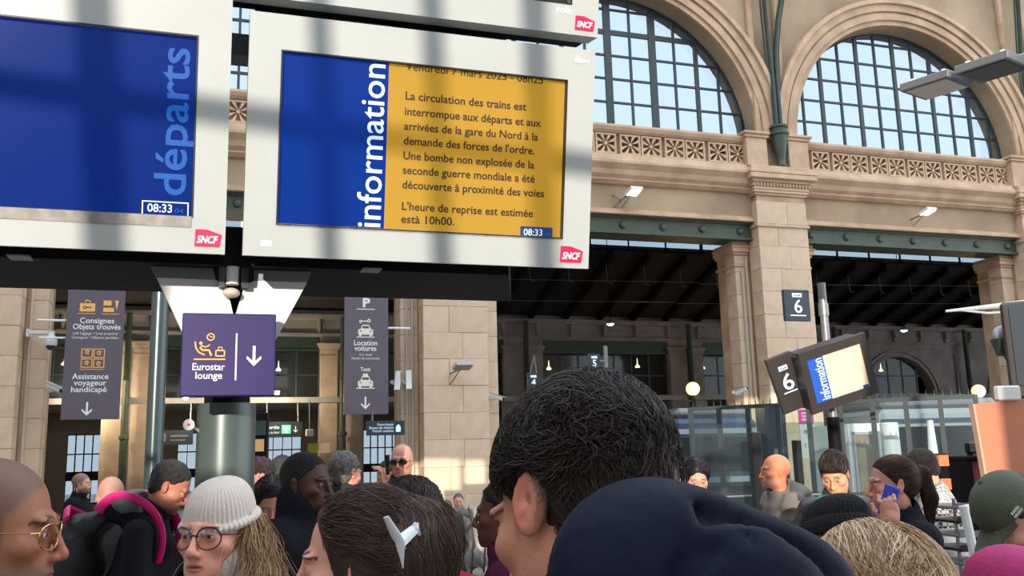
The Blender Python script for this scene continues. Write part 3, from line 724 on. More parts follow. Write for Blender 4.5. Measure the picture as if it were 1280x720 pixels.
def car(y, taxi):
    b = MB(); P = [sp(x, yy) for x, yy in ((448, y+10), (448, y+4), (451, y+3), (453, y-2), (461, y-2), (463, y+3), (466, y+4), (466, y+10))]
    b.prism(P, -.005, 0); sq(b, 449, 452, y+9, y+12); sq(b, 462, 465, y+9, y+12)
    if taxi: sq(b, 454, 460, y-5, y-2)
    b.build('car_pictogram', CRM, t)
    b = MB(); sq(b, 453, 461, y-.5, y+2.5, -.007); sq(b, 450, 452, y+5, y+6.5, -.007); sq(b, 462, 464, y+5, y+6.5, -.007); b.build('car_window_mark', GREYS, t)
car(409, False); car(471, True)
b = MB(); x, z = sp(451, 403); b.ring(x, z, .8*k, 1.9*k, 0, 6.283, -.005, 0, 10); sq(b, 453, 460, 402, 403.2); x, z = sp(461, 402); b.ring(x, z, 1*k, 2.2*k, 0, 6.283, -.005, 0, 10); b.build('key_pictogram', CRM, t)
for s, y, w, sz in (('Location', 432, 28, 7.5), ('voitures', 438.5, 26, 7.5), ('Taxis', 463, 12, 5.5)): text_obj(s, sz*k*1.2, WINK, t, (sp(457, 0)[0], -.003, sp(0, y)[1]), 'lettering', align='CENTER', width=w*k, bold=.01)
for s, y, w in (('Car rental', 444.5, 15), ('Alquiler de automóviles', 449, 34)): text_obj(s, 4.2*k, CRM, t, (sp(457, 0)[0], -.003, sp(0, y)[1]), 'small_lettering', align='CENTER', width=w*k)
x, z = sp(457, 501); arrow_down(t, x, z, 15*k, WINK, 0, .13)
b = MB(); x, z = sp(512, 410); b.tube([(.2, .06, z), (x, .06, z)], .026, 8); b.build('hanging_arm', WHITE, t)
b = MB(); x, z = sp(465, 515); b.tube([(x, .03, z), (x, .03, z-.22)], .014, 6); b.build('drop_rod', GREYM, t)
# small dark sign below the taxi sign
c = PX(482, 535, 20.3); t = empty('border_sign', c, R(18), 'small dark sign with pale lettering hanging below the taxi sign', 'sign'); k = 20.3/FPX
b = MB(); b.box(-24*k, 24*k, 0, .04, -9*k, 9*k, .004); b.build('panel', SLATE, t)
for s, z, w in (('Douane française', 3, 20), ('Bureau des détaxes', -1, 30), ('French customs', -5, 26)): text_obj(s, 4.6*k, PALE, t, (18*k-8*k, -.003, z*k), 'small_lettering', align='RIGHT', width=w*k)
b = MB(); b.box(13*k, 19*k, -.004, 0, -5*k, 2*k); b.box(14.5*k, 17.5*k, -.006, -.004, -1*k, 4*k); b.build('pictogram', PALE, t)
b = MB(); b.tube([(20*k, .02, 9*k), (20*k, .02, 70*k)], .014, 6); b.tube([(-16*k, .02, 9*k), (-16*k, .02, 22*k)], .014, 6); b.build('drop_rod', GREYM, t)
# exit sign
c = PX(352, 537, 32.5); t = empty('exit_sign', c, R(18), 'small dark exit sign with green running figure behind the thick pole', 'sign'); k = 32.5/FPX
b = MB(); b.box(-22*k, 25*k, 0, .04, -9.5*k, 9.5*k, .004); b.build('panel', SLATE, t)
GRN = mat('exit_green', (.1, .7, .35), .5, emit=(.1, .8, .45), estr=.8)
b = MB(); b.box(0, 11*k, -.004, 0, -5*k, 5.5*k); b.build('pictogram', GRN, t)
b = MB(); b.box(4*k, 7*k, -.006, -.004, -4*k, 3*k); b.box(2.5*k, 9*k, -.006, -.004, 0, 1.5*k); b.build('running_figure', WINK, t)
text_obj('Sortie', 6*k, PALE, t, (-20*k, -.003, 1*k), 'lettering', width=17*k, bold=.01); text_obj('Gare du Nord', 4.5*k, PALE, t, (-20*k, -.003, -5*k), 'small_lettering', width=17*k)
arrow_down(t, 17*k, 0, 8*k, WINK, 0, .13)
b = MB(); zz_ = 3.84-t.location.z; b.tube([(-18*k, .02, 9*k), (-18*k, .3, zz_)], .02, 6); b.tube([(20*k, .02, 9*k), (20*k, .3, zz_)], .02, 6); b.build('drop_rod', GREYM, t)
c = PX(216, 547, 31.0); t = empty('shop_sign', c, R(18), 'dim black sign hanging in front of windows left of the thick pole', 'sign'); k = 31.0/FPX
b = MB(); b.box(-24*k, 24*k, 0, .04, -9*k, 9*k, .004); b.build('panel', SLATE, t)
b = MB(); b.box(-18*k, -8*k, -.003, 0, -5*k, 5*k); b.box(-3*k, 18*k, -.003, 0, 1*k, 3*k); b.box(-3*k, 15*k, -.003, 0, -4*k, -2.4*k); b.build('faded_marks', GREYM, t)
b = MB(); zz_ = 3.84-t.location.z; b.tube([(-20*k, .02, 9*k), (-20*k, .3, zz_)], .02, 6); b.tube([(20*k, .02, 9*k), (20*k, .3, zz_)], .02, 6); b.build('drop_rod', GREYM, t)
# yellow-green and white poster panels between
c = PX(399, 560, 33.2); t = empty('ticket_poster', c, R(18), 'lime green and cream poster on the shop front by the grey haired man', 'poster'); k = 33.7/FPX
b = MB(); b.box(-14*k, -1*k, 0, .03, -6*k, 6*k); b.build('green_half', mat('lime', (.42, .5, .05), .6), t)
b = MB(); b.box(-1*k, 13*k, 0, .03, -6*k, 6*k); b.build('cream_half', mat('cream_paper', (.65, .56, .45), .7), t)
c = PX(324, 548, 13.5); t = empty('ad_totem', (c.x, c.y, 0), R(18), 'green and amber lit advert totem just right of the thick pole', 'advert'); k = 13.5/FPX
b = MB(); b.box(-11*k, 12*k, .02, .18, 0, c.z+32*k, .01); b.build('body', DARK, t)
b = MB(); b.box(-9*k, 8*k, 0, .02, c.z+4*k, c.z+22*k); b.build('green_panel', IRON, t)
b = MB(); b.box(-9*k, 6*k, 0, .02, c.z-16*k, c.z-1*k); b.build('amber_panel', mat('amber_lit', (.4, .25, .1), .5, emit=(.5, .3, .12), estr=.5), t)

# ================================================================ platform 6 post, tilted monitor
tp = PX(1016, 352, 9.6); bp_ = PX(1036, 590, 9.6)
t = empty('platform_sign', (tp.x+.12, tp.y+.1, 0), R(18), 'dark sign numbered 6 on a steel post in front of the great stone pier', 'sign')
b = MB(); b.tube([(0, 0, 0), (0, 0, 2.05)], .065, 14); b.build('post_foot', DARK, t, True)
b = MB(); b.tube([(0, 0, 2.05), (0, 0, tp.z)], .042, 12); b.tube([(0, 0, tp.z-.35), (0, 0, tp.z-.22)], .052, 12); b.build('post', GREYM, t, True)
k = 9.6/FPX
Mi = t.matrix_basis.inverted(); c = Mi @ PX(995, 382, 9.55)
b = MB(); b.box(c.x-18*k, c.x+18*k, -.03, .02, c.z-19.5*k, c.z+19.5*k, .003); b.build('panel', SLATE, t)
b = MB(); b.box(c.x-7*k, c.x+7*k, -.034, -.03, c.z+10*k, c.z+15*k, .002); b.build('voie_badge', PALE, t)
text_obj('Voie', 5*k, SLATE, t, (c.x, -.036, c.z+11*k), 'small_lettering', align='CENTER', width=10*k, bold=.02)
text_obj('6', 24*k, PALE, t, (c.x+.5*k, -.033, c.z-9.5*k), 'number', align='CENTER', bold=.005, width=11*k)
b = MB(); b.box(c.x-11*k, c.x+11*k, -.033, -.03, c.z-13.5*k, c.z-12.3*k); b.build('underline', PALE, t)
BODY = mat('monitor_body', (.035, .028, .027), .45)
def tilted(name, cx, cy, D, w, h, yaw, tilt, roll, label, cat):      # a flat thing hanging askew, origin at its lower left corner
    M = Matrix.Translation(PX(cx, cy, D)) @ Matrix.Rotation(R(yaw), 4, 'Z') @ Matrix.Rotation(R(tilt), 4, 'X') @ Matrix.Rotation(R(roll), 4, 'Y') @ Matrix.Translation((-w/2, 0, -h/2))
    return empty(name, M=M, label=label, cat=cat)
k = 9.2/FPX
t = tilted('tilted_monitor', 1049, 467, 9.2, 95*k, 79*k, 12, 12, -16.5, 'tilted dark monitor showing a blue strip and washed-out notice, right of 6 sign', 'screen')
k = 9.2/FPX; w, h = 95*k, 79*k
b = MB(); s0, s1, q0, q1 = .10*w, .90*w, .14*h, .86*h
for a in ((0, s0, 0, h), (s1, w, 0, h), (s0, s1, 0, q0), (s0, s1, q1, h)): b.box(a[0], a[1], 0, .06, a[2], a[3])
b.box(.01, w-.01, .05, .30, .02, h-.02, .03); b.build('casing', BODY, t)
b = MB(); b.box(s0, s0+.30*(s1-s0), .02, .05, q0, q1); b.build('blue_panel', mat('monitor_blue', (.02, .08, .4), .3, emit=(.02, .12, .6), estr=.35), t)
b = MB(); b.box(s0+.30*(s1-s0), s1, .02, .05, q0, q1); b.build('notice_panel', mat('monitor_peach', (.75, .55, .40), .35, emit=(.7, .48, .33), estr=.3), t)
text_obj('information', .14, PALE, t, (s0+.27*(s1-s0), .018, q0+.01), 'heading', rot=(R(90), 0, R(-90)), bold=.015, width=(q1-q0)*.93)
b = MB(); b.box(s1-.07, s1-.01, .018, .022, q0, q0+.03); b.build('clock_box', NAVY, t)
b = MB(); b.tube([(.2, .28, h*.5), (.2, .36, h*.62)], .03, 8); b.build('mount_arm', GREYM, t)
k = 9.3/FPX
t = tilted('tilted_platform_sign', 985, 479, 9.3, 34*k, 72*k, 6, 12, -20, 'black sign numbered 6 hanging askew just left of the tilted monitor', 'sign')
k = 9.35/FPX; w, h = 34*k, 72*k
b = MB(); b.box(0, w, 0, .07, 0, h, .004); b.build('panel', BODY, t)
b = MB(); b.box(w*.5-6*k, w*.5+6*k, -.004, 0, h-19*k, h-13*k, .002); b.build('voie_badge', PALE, t)
text_obj('Voie', 4.6*k, SLATE, t, (w*.5, -.005, h-17.6*k), 'small_lettering', align='CENTER', width=9*k, bold=.02)
text_obj('6', 29*k, PALE, t, (w*.5+.5*k, -.003, h-44*k), 'number', align='CENTER', bold=.01, width=14*k)
b = MB(); b.box(w*.5-9*k, w*.5+9*k, -.003, 0, h-48*k, h-46.5*k); b.build('underline', PALE, t)
b = MB(); b.tube([(w*.5, .09, h-.1), (w*.5+.3, .25, h-.05)], .02, 8); b.build('mount_arm', GREYM, t)
# platform 4 and 5 signs far back
for px, py, n_, lab in ((667, 476, '4', 'small platform sign numbered 4 beside the dark pipe, far back'), (743, 452, '5', 'small platform sign numbered 5 above the dark haired man, far back')):
    D = 24 if n_ == '4' else 22; k = D/FPX; c = PX(px, py, D); t = empty('far_platform_sign', c, R(18), lab, 'sign')
    b = MB(); b.box(-8*k, 8*k, 0, .05, -12*k, 10*k); b.build('panel', SLATE, t)
    b = MB(); b.box(-4*k, 4*k, -.005, 0, 4*k, 7*k); b.build('voie_badge', PALE, t)
    text_obj(n_, 12*k, PALE, t, (0, -.006, -6*k), 'number', align='CENTER', bold=.02)
    b = MB()
    if n_ == '5': b.box(14*k, 18*k, -.02, .06, -12*k, 20*k); b.box(8*k, 14*k, 0, .04, 0, 2*k)
    else: b.tube([(-4*k, .02, 10*k), (2*k, .02, 32*k)], .02, 6); b.tube([(5*k, .02, 10*k), (2*k, .02, 32*k)], .02, 6)
    b.build('hanger', GREYM, t)

# ================================================================ lamps, cameras, floodlights
GLOBE = mat('globe_glow', (1, .8, .55), emit=(1, .66, .36), estr=1.6)
def globe(px, py, D, lit, lab, r=.16):
    c = PX(px, py, D); t = empty('globe_lamp', c, R(18), lab, 'lamp')
    b = MB(); b.ball((0, 0, 0), r, 20, 12); b.build('globe', GLOBE if lit else mat('milky_globe', (.35, .37, .40), .3), t, True)
    b = MB(); b.lathe([(.05, -r-.1), (.07, -r-.04), (.09, -r+.03)], 12); b.tube([(0, 0, -r-.08), (-.05, .06, -r-.2), (-.22, .12, -r-.2), (-.3, .2, -r+.05)] if r > .1 else [(0, 0, -r-.08), (.05, .03, -r-.12), (.14, .06, -r-.10)], .025 if r > .1 else .012, 8); b.build('bracket', IRON, t)
    if lit:
        l = bpy.data.lights.new('globe_light', 'POINT'); l.energy = 60; l.color = (1, .6, .3); l.shadow_soft_size = r
        o = bpy.data.objects.new('globe_light', l); C.objects.link(o); o.parent = t; o.location = (0, -.35, 0)
globe(866, 486, 36, True, 'glowing amber globe lamp on the pilaster left of the great pier', .27)
globe(1223, 489, 36, True, 'glowing amber globe lamp above the salmon panel', .26)
globe(1252, 418, 7.2, False, 'unlit milky globe lamp at the right edge', .068)
for px, py, D, lab in ((763, 405, 29, 'tiny bright ceiling lamp above the dark haired man'), (1130, 413, 32, 'tiny bright ceiling lamp above the far round arch')):
    t = empty('ceiling_lamp', PX(px, py, D), R(18), lab, 'lamp')
    b = MB(); b.lathe([(.12, 0), (.14, .05), (.06, .12), (.02, .15)], 12); b.build('housing', GREYM, t)
    b = MB(); b.ball((0, 0, 0), .11, 12, 6, (1, 1, .5)); b.build('bulb', mat('white_bulb', (1, 1, 1), emit=(1, .93, .8), estr=14), t)
    b = MB(); b.tube([(0, 0, .14), (0, 0, 3.3)], .012, 5); b.build('cord', DARK, t)
FLG = mat('floodlight_glow', (1, .9, .6), emit=(1, .88, .62), estr=3)
def wall_flood(s, z, lab, w=.34, lit=True, struts=False, y=.2, mm=WHITE):
    t = wall_empty('floodlight', s, y, z, lab, 'floodlight')
    b = MB(); Mx = Matrix.Translation((.18, -.5, .12)) @ Matrix.Rotation(R(-12), 4, 'X')
    b.box(-w/2, w/2, -.2, .2, -.03, .05, .01, Mx); b.build('housing', mm, t)
    b = MB(); b.box(-w/2+.03, w/2-.03, -.17, .17, -.04, -.03, 0, Mx); b.build('lens', FLG if lit else GREYM, t)
    b = MB(); b.tube([(0, 0, 0), (.16, -.4, .08)], .02, 6); b.tube([(0, 0, -.25), (.16, -.4, .08)], .015, 6)
    if struts: b.tube([(-.18, 0, -.2), (.1, -.3, .1)], .015, 6); b.tube([(-.2, 0, .15), (.1, -.3, -.12)], .015, 6); b.tube([(-.25, 0, -.28), (.2, -.1, -.28)], .015, 6)
    b.build('bracket', GREYM, t)
wall_flood(-4.32, 8.15, 'small lit floodlight on crossed struts on the frieze beside the notice screen', struts=True, y=AY0)
wall_flood(4.85, 8.15, 'small lit floodlight on the frieze below the right-hand rosette balustrade', y=AY0)
wall_flood(-8.95, 3.65, 'grey angled floodlight on the pale stone pier behind the crowd', .42, False, y=0, mm=CASE)
CAMW = mat('camera_white', (.72, .72, .70), .35)
def bullet(s, z, lab, ang=30, tilt=20, L=.34, y=0):
    t = wall_empty('security_camera', s, y, z, lab, 'camera')
    M = Matrix.Translation((.1, -.22, .02)) @ Matrix.Rotation(R(ang), 4, 'Z') @ Matrix.Rotation(R(tilt), 4, 'X')
    b = MB(); b.box(-.055, .055, -L/2, L/2, -.05, .05, .02, M); b.box(-.065, .065, -L/2-.06, L/2, .05, .06, 0, M); b.build('housing', CAMW, t)
    b = MB(); b.lathe([(.04, 0), (.035, .02)], 12, M @ Matrix.Translation((0, -L/2, 0)) @ Matrix.Rotation(R(90), 4, 'X')); b.build('lens', BLACKP, t)
    b = MB(); b.tube([(0, 0, 0), (.02, -.1, -.06), (.1, -.2, -.05)], .02, 8); b.lathe([(.05, 0), (.05, .02)], 10, Matrix.Rotation(R(90), 4, 'X')); b.build('bracket', CAMW, t)
bullet(-17.42, 3.36, 'white bullet camera below the dome camera on the left pier', 55, 22, .42, .55)
bullet(-10.20, 3.50, 'white bullet camera pair member nearest the taxi sign, left of pale pier', -20, 62, .45, .58)
bullet(-9.95, 3.52, 'second white bullet camera hard against the pale pier', -10, 62, .45, .58)
bullet(-7.85, 3.12, 'white bullet camera at the right edge of the pale pier', 60, 20, .38, .58)
bullet(-1.15, 3.22, 'small white bullet camera on the left side of the great pier', 40, -20, .34, .58)
t = wall_empty('dome_camera', -17.86, .56, 4.50, 'white dome camera on an arm from the left stone pier', 'camera')
b = MB(); b.box(-.02, .50, -.30, -.22, -.02, .05, .01); b.box(-.04, .03, -.3, 0, -.08, .08, .01); b.build('arm', CAMW, t)
b = MB(); b.lathe([(.05, .0), (.07, -.04), (.12, -.12), (.125, -.22), (.12, -.26)], 18, Matrix.Translation((.44, -.26, 0))); b.build('housing', CAMW, t, True)
b = MB(); b.ball((.44, -.26, -.26), .095, 16, 8); b.build('dome', mat('smoked_dome', (.04, .04, .05), .15), t, True)
t = empty('small_camera', PX(387, 541, 32.0), R(18), 'tiny camera box by the exit sign', 'camera'); b = MB(); b.box(-.13, .13, -.13, .13, -.12, .12, .02); b.build('housing', CAMW, t); b = MB(); b.tube([(0, 0, .12), (0, .2, 3.86-t.location.z)], .02, 6); b.build('drop_rod', GREYM, t)
# round white clock-like lamps seen left of pole
t = empty('round_sign', PX(236, 531, 3.95), R(18), 'small round white sign on a short arm left of the thick pole', 'sign')
b = MB(); b.ring(0, 0, 0, .024, 0, 6.283, -.01, .0, 20); b.build('disc', CAMW, t)
b = MB(); b.tube([(.015, .005, -.008), (.06, .06, -.035)], .007, 6); b.build('arm', CAMW, t); b = MB(); b.ring(0, 0, .0, .006, 0, 6.283, -.012, -.01, 10); b.build('centre_mark', RED, t)
for px, py, lab in ((232, 497, 'small bright lamp under the gallery edge left of the thick pole'), (346, 491, 'small bright lamp under the gallery edge right of the thick pole'), (105, 497, 'small added lamp under the gallery edge behind the luggage sign')):  # the hidden one behind the luggage sign is added to brighten the pilasters
    t = empty('gallery_lamp', PX(px, py, 31.0 if px < 300 else 32.4), R(18), lab, 'lamp')
    b = MB(); b.lathe([(.10, 0), (.12, .06), (.04, .12)], 12); b.tube([(0, 0, .1), (0, .5, .22)], .02, 6); b.build('housing', GREYM, t)
    b = MB(); b.ball((0, 0, -.02), .09, 12, 6, (1, 1, .6)); b.build('bulb', mat('white_bulb', (1, 1, 1), emit=(1, .93, .8), estr=14), t)
    l = bpy.data.lights.new('gallery_light', 'POINT'); l.energy = 260; l.color = (1, .78, .52); l.shadow_soft_size = .1; o = bpy.data.objects.new('gallery_light', l); C.objects.link(o); o.parent = t; o.location = (0, -.3, -.15)
# conduits on the pale pier and great pier
def conduit(s, y, z1, lab, r=.035, m=None):
    b = MB(); b.tube([(0, 0, 0), (0, 0, z1)], r, 8); o = b.build('conduit', m or mat('cream_conduit', (.52, .43, .34), .5), smooth=True); o.location = wp(s, y, 0); o.rotation_euler.z = WA; tag(o, lab, 'conduit')
conduit(PC[2]-1.06, .55, 6.3, 'cream conduit climbing the left face of the pale pier, outer one')
conduit(PC[2]-.92, .55, 6.6, 'cream conduit climbing the left face of the pale pier, inner one')
conduit(PC[3]-1.02, .54, 6.5, 'cream conduit on the left face of the great pier, outer one')
conduit(PC[3]-.88, .55, 6.9, 'cream conduit on the left face of the great pier, inner one')
conduit(PC[1]+.88, .55, 6.5, 'cream conduit on the right face of the leftmost pier')
conduit(18.95, FY-.08, 5.9, 'pale conduit left of the dark pipe beside the far round arch', m=GREYST)
# twin floodlight arm, top right
A0 = PX(1150, 112, 6.2); A1 = PX(1290, 68, 5.6)
ax = (A1-A0).normalized(); yv = Vector((0, 0, 1)).cross(ax).normalized(); zv = ax.cross(yv)
M = Matrix(((ax.x, yv.x, zv.x, A0.x), (ax.y, yv.y, zv.y, A0.y), (ax.z, yv.z, zv.z, A0.z), (0, 0, 0, 1)))
t = empty('twin_floodlight', M=M, label='grey arm with two flat square floodlights, top right corner', cat='floodlight')
b = MB(); b.box(-.06, 1.0, .10, .20, .0, .07, .01); b.build('arm', GREYM, t)
for k, x in enumerate((-.05, .33)):
    b = MB(); b.box(x, x+.34, -.16, .14, -.035, .02, .006); b.build('lamp_housing', mat('lamp_grey', (.12, .125, .13), .5), t)
    b = MB(); b.box(x+.03, x+.31, -.14, .12, -.04, -.034); b.build('diffuser', mat('dull_diffuser', (.62, .52, .45), .5) if k == 0 else BODY, t)
    b = MB(); b.tube([(x+.06, -.1, .02), (x+.06, -.1, .045)], .016, 8); b.tube([(x+.28, -.1, .02), (x+.28, -.1, .045)], .016, 8); b.build('screw', WINK, t)
# grey arms and screen edge at right
t = empty('side_screen', PX(1272, 432, 7), R(-30), 'dark grey screen housing cut by the right edge', 'screen')
b = MB(); b.box(-.09, .45, 0, .2, -.40, .34, .02); b.build('casing', BODY, t); b = MB(); b.box(-.03, .42, -.01, 0, -.3, .3); b.build('panel', SLATE, t)
b = MB(); b.tube([(.40, .1, -.38), (.40, .1, -1.0)], .03, 8); b.build('hanger', GREYM, t)
t = empty('bracket_arm', PX(1262, 381, 9), R(0), 'pale tapering metal arm reaching left from the right edge', 'bracket')
q = PX(1182, 389, 9)-PX(1262, 381, 9)
b = MB(); b.tube([(.2, 0, .02), (0, 0, 0), tuple(q)], [.03, .03, .012], 8); b.tube([(.2, 0, -.06), tuple(q*.35+Vector((0, 0, -.06))), tuple(q*.8)], .012, 6); b.build('arm', CASE, t)

# ================================================================ barriers, cabin, train, desk on the right
def P2(px, D): v = PX(px, 560, D); return (v.x, v.y)
FR = mat('barrier_frame', (.03, .045, .045), .4)
xs_ = [866, 884, 915, 952, 1012, 1052, 1092, 1140, 1182, 1224]
t0 = Vector((*P2(866, 14.6), 0)); t1 = Vector((*P2(1226, 12.8), 0)); dv = t1-t0; L = dv.length; rz = math.atan2(dv.y, dv.x)
gb = empty('glass_barrier', t0, rz, 'tall glass ticket barrier wall with dark frame and comb of spikes', 'barrier')
n = 9; hh = 2.42
b = MB(); b.box(0, L, -.03, .03, hh-.05, hh+.01); b.build('top_rail', FR, gb)
b = MB(); b.box(0, L, -.03, .03, .0, .1); b.box(0, L, -.02, .02, 1.05, 1.09); b.build('rail', FR, gb)
for i in range(n+1):
    x = L*i/n; b = MB(); b.box(x-.035, x+.035, -.035, .035, 0, hh); b.build('frame_post', FR, gb)
    if i < n: b = MB(); b.box(x+.04, x+L/n-.04, -.005, .005, .1, hh-.05); b.build('glass_pane', CLEAR, gb)
b = MB()
for i in range(int(L/.11)):
    x = .05+.11*i; b.tube([(x, 0, hh), (x, 0, hh+.10)], [.012, .002], 4)
o = b.build('spikes', FR, gb); o['kind'] = 'stuff'
# nearer, lower glass wing doors
for k, (px, D, w, lab) in enumerate(((905, 11, .9, 'clear glass gate leaf left of the bald man in grey'), (1010, 11, .8, 'clear glass gate leaf in front of the sunlit pier base'))):
    x, y = P2(px, D); t = empty('glass_gate', (x, y, 0), R(18), lab, 'gate')
    b = MB(); b.box(-w/2, w/2, -.006, .006, .15, 2.05); b.build('glass_pane', CLEAR, t)
    b = MB(); b.tube([(-w/2, 0, 0), (-w/2, 0, 1.5)], .025, 8); b.tube([(-w/2, 0, .9), (w/2, 0, .9)], .018, 8); b.tube([(-w/2, 0, 1.2), (w/2, 0, 1.2)], .012, 8); b.build('rail', GREYM, t)
for px, y0, D, w, lab in ((944, 540, 10.5, .12, 'slim black gate post left of the bald man in grey'), (996, 550, 10.2, .07, 'slim dark post right of the bald man in grey')):
    x, y = P2(px, D); z = PX(px, y0, D).z; t = empty('gate_post', (x, y, 0), R(18), lab, 'post'); b = MB(); b.box(-w/2, w/2, -.05, .05, .02, z, .01); b.build('body', BLACKP, t); b = MB(); b.box(-w, w, -.1, .1, 0, .02); b.build('foot', GREYM, t)
x, y = P2(966, 15.5); t = empty('gate_pillar', (x, y, 0), R(18), 'tall glossy blue-black cabinet before the great pier', 'cabinet'); z = PX(966, 508, 15.5).z
b = MB(); b.box(-.2, .2, -.15, .15, 0, z, .01); b.build('body', mat('glossy_navy', (.02, .035, .06), .15), t); b = MB(); b.box(-.08, .08, -.155, -.15, z-.9, z-.7); b.build('faint_label', GREYM, t)
# poster on the great pier
t = wall_empty('warning_poster', PC[3]+.20, -.03, 0, 'magenta and white notice poster on the great stone pier', 'poster'); q = PX(1006, 520, 24.2)
zt = PX(1006, 512, 24).z
b = MB(); b.box(-.2, .24, 0, .02, zt-.36, zt); b.build('magenta_header', MAG, t)
b = MB(); b.box(-.2, .24, 0, .02, zt-1.25, zt-.37); b.build('white_sheet', mat('paper', (.68, .66, .62), .7), t)
for s, z in (('ATTENTION', .12), ('TITRE', .20), ('CONTRÔLE', .28)): text_obj(s, .07, WINK, t, (.02, -.004, zt-z), 'small_lettering', align='CENTER', width=.3, bold=.01)
b = MB(); b.box(-.08, .02, -.006, 0, zt-.62, zt-.52); b.box(-.1, -.06, -.006, 0, zt-.98, zt-.86); b.box(.0, .12, -.006, 0, zt-.98, zt-.88); b.build('pictogram', mat('teal_mark', (.12, .3, .32), .6), t)
# white cabin and column behind the glass
x, y = P2(1083, 16.5); t = empty('white_cabin', (x, y, 0), R(18), 'white cabin with a tan door behind the glass barrier', 'cabin'); zt = PX(1083, 529, 16.5).z
b = MB(); b.box(-.36, .36, 0, .08, 0, zt); b.box(-.36, .5, .08, 1.2, 0, zt-.02); b.build('shell', WHITE, t)
b = MB(); b.box(-.24, .22, -.02, 0, 0, zt-.2); b.build('door_leaf', mat('tan_door', (.30, .23, .16), .5, var=.3, vscale=2), t)
b = MB(); b.box(-.28, -.24, -.03, 0, 0, zt-.15); b.box(.22, .26, -.03, 0, 0, zt-.15); b.box(-.28, .26, -.03, 0, zt-.2, zt-.15); b.build('door_frame', CASE, t)
x, y = P2(1114, 15.8); z = PX(1110, 528, 15.8).z; b = MB(); b.lathe([(.16, 0), (.15, z-.02), (.13, z)], 20); o = b.build('white_bollard', WHITE, smooth=True); o.location = (x, y, 0); tag(o, 'bright white round column right of the tan door', 'column')
x, y = P2(1166, 16.5); z = PX(1163, 525, 16.5).z; b = MB(); b.lathe([(.12, 0), (.10, z*.6), (.05, z)], 20); o = b.build('white_bollard', WHITE, smooth=True); o.location = (x, y, 0); tag(o, 'thin tapering white column behind the glass near the desk', 'column')
# trains
def train(px0, px1, D, zt, lab, blue):
    c0 = Vector((*P2(px0, D), 0)); c1 = Vector((*P2(px1, D*1.02), 0)); L = (c1-c0).length; rz = math.atan2((c1-c0).y, (c1-c0).x)
    t = empty('train_carriage', c0, rz, lab, 'train'); bl = mat('train_blue', (.04, .07, .12), .3); wh = mat('train_silver', (.32, .35, .37), .35)
    b = MB(); b.box(0, L, 0, 2.6, .9, zt-.25, .12); b.build('body', wh if not blue else bl, t)
    b = MB(); b.box(.1, L-.1, .1, 2.5, zt-.25, zt, .1); b.build('roof', GREYM, t)
    b = MB(); b.box(0, L, -.02, 0, zt-1.5, zt-.7); b.build('window_band', mat('train_glass', (.015, .02, .025), .1), t)
    b = MB(); b.box(0, L, -.025, 0, zt-.62, zt-.5); b.box(0, L, -.025, 0, zt-1.75, zt-1.62); b.build('stripe', bl if not blue else wh, t)
    b = MB(); b.box(.2, L-.2, .2, 2.4, .25, .9); b.build('underframe', DARK, t)
    for k in range(4): b = MB(); x = .6+k*(L-1.2)/3; b.lathe([(.42, 0), (.42, .1), (.2, .12)], 16, Matrix.Translation((x, .3, .42)) @ Matrix.Rotation(R(90), 4, 'X')); b.build('wheel', DARK, t)
train(845, 950, 21.5, 2.75, 'blue and silver train seen through the left glass barrier', True)
train(1105, 1262, 23, 2.9, 'silver white train carriage seen through the right glass barrier', False)
# salmon hoarding, desk and monitor
c0 = PX(1218, 505, 6.3); t = empty('salmon_panel', (c0.x, c0.y, 0), R(8), 'large plain salmon-pink hoarding at the right edge', 'panel')
SAL = mat('salmon_board', (.55, .20, .11), .55, var=.12, vscale=3)
zt = c0.z; b = MB(); b.prism([(0.12, .05), (1.3, .05), (1.3, zt+.10), (0, zt)], 0, .04); b.build('board', SAL, t)
b = MB(); b.prism([(.105, .05), (.12, .05), (0, zt), (-.015, zt)], -.005, .045); b.build('edge_strip', mat('salmon_edge', (.6, .35, .25), .6), t)
b = MB(); b.box(.2, .24, .04, .4, 0, .06); b.box(1.1, 1.14, .04, .4, 0, .06); b.box(.2, .24, .04, .1, 0, 1.2); b.build('foot', DARK, t)
b = MB(); q = (zt); b.box(.17, .34, -.03, .03, zt+.02, zt+.12, .01); b.build('lamp_box', CAMW, t)
x, y = P2(1202, 7.2); t = empty('service_desk', (x, y, 0), R(8), 'dark service desk with pinkish panel below the black monitor', 'desk'); zt = PX(1200, 570, 7.2).z
b = MB(); b.box(-.13, .5, -.25, .25, zt-.03, zt, .005); b.build('desk_top', DARK, t)
b = MB(); b.box(-.12, -.09, -.24, .24, 0, zt-.03); b.box(-.12, .5, .2, .23, 0, zt-.03); b.build('frame', DARK, t)
b = MB(); b.box(-.06, .42, -.2, -.17, zt-.32, zt-.04); b.build('pink_panel', mat('dull_red', (.30, .06, .07), .5, var=.5, vscale=3), t)
b = MB(); b.box(-.12, .5, -.25, .2, zt-.42, zt-.36); b.build('lower_shelf', GREYM, t)
b = MB(); b.tube([(.12, -.26, zt), (.1, -.27, zt-.15), (.04, -.27, zt-.3)], .004, 5); b.build('cable', BLACKP, t)
t = empty('desk_monitor', (x+.06, y-.05, zt), R(20), 'small black monitor standing on the service desk', 'monitor')
b = MB(); b.box(-.055, .055, -.02, .03, .02, .105, .01); b.build('casing', BLACKP, t); b = MB(); b.box(-.03, .03, -.03, .03, 0, .02); b.build('foot', BLACKP, t)
x, y = P2(1174, 6.8); zt = PX(1174, 567, 6.8).z; t = empty('striped_bollard', (x, y, 0), R(8), 'orange and dark striped hazard post left of the service desk', 'bollard')
b = MB(); b.box(-.035, .035, -.035, .035, 0, zt); b.build('core', DARK, t)
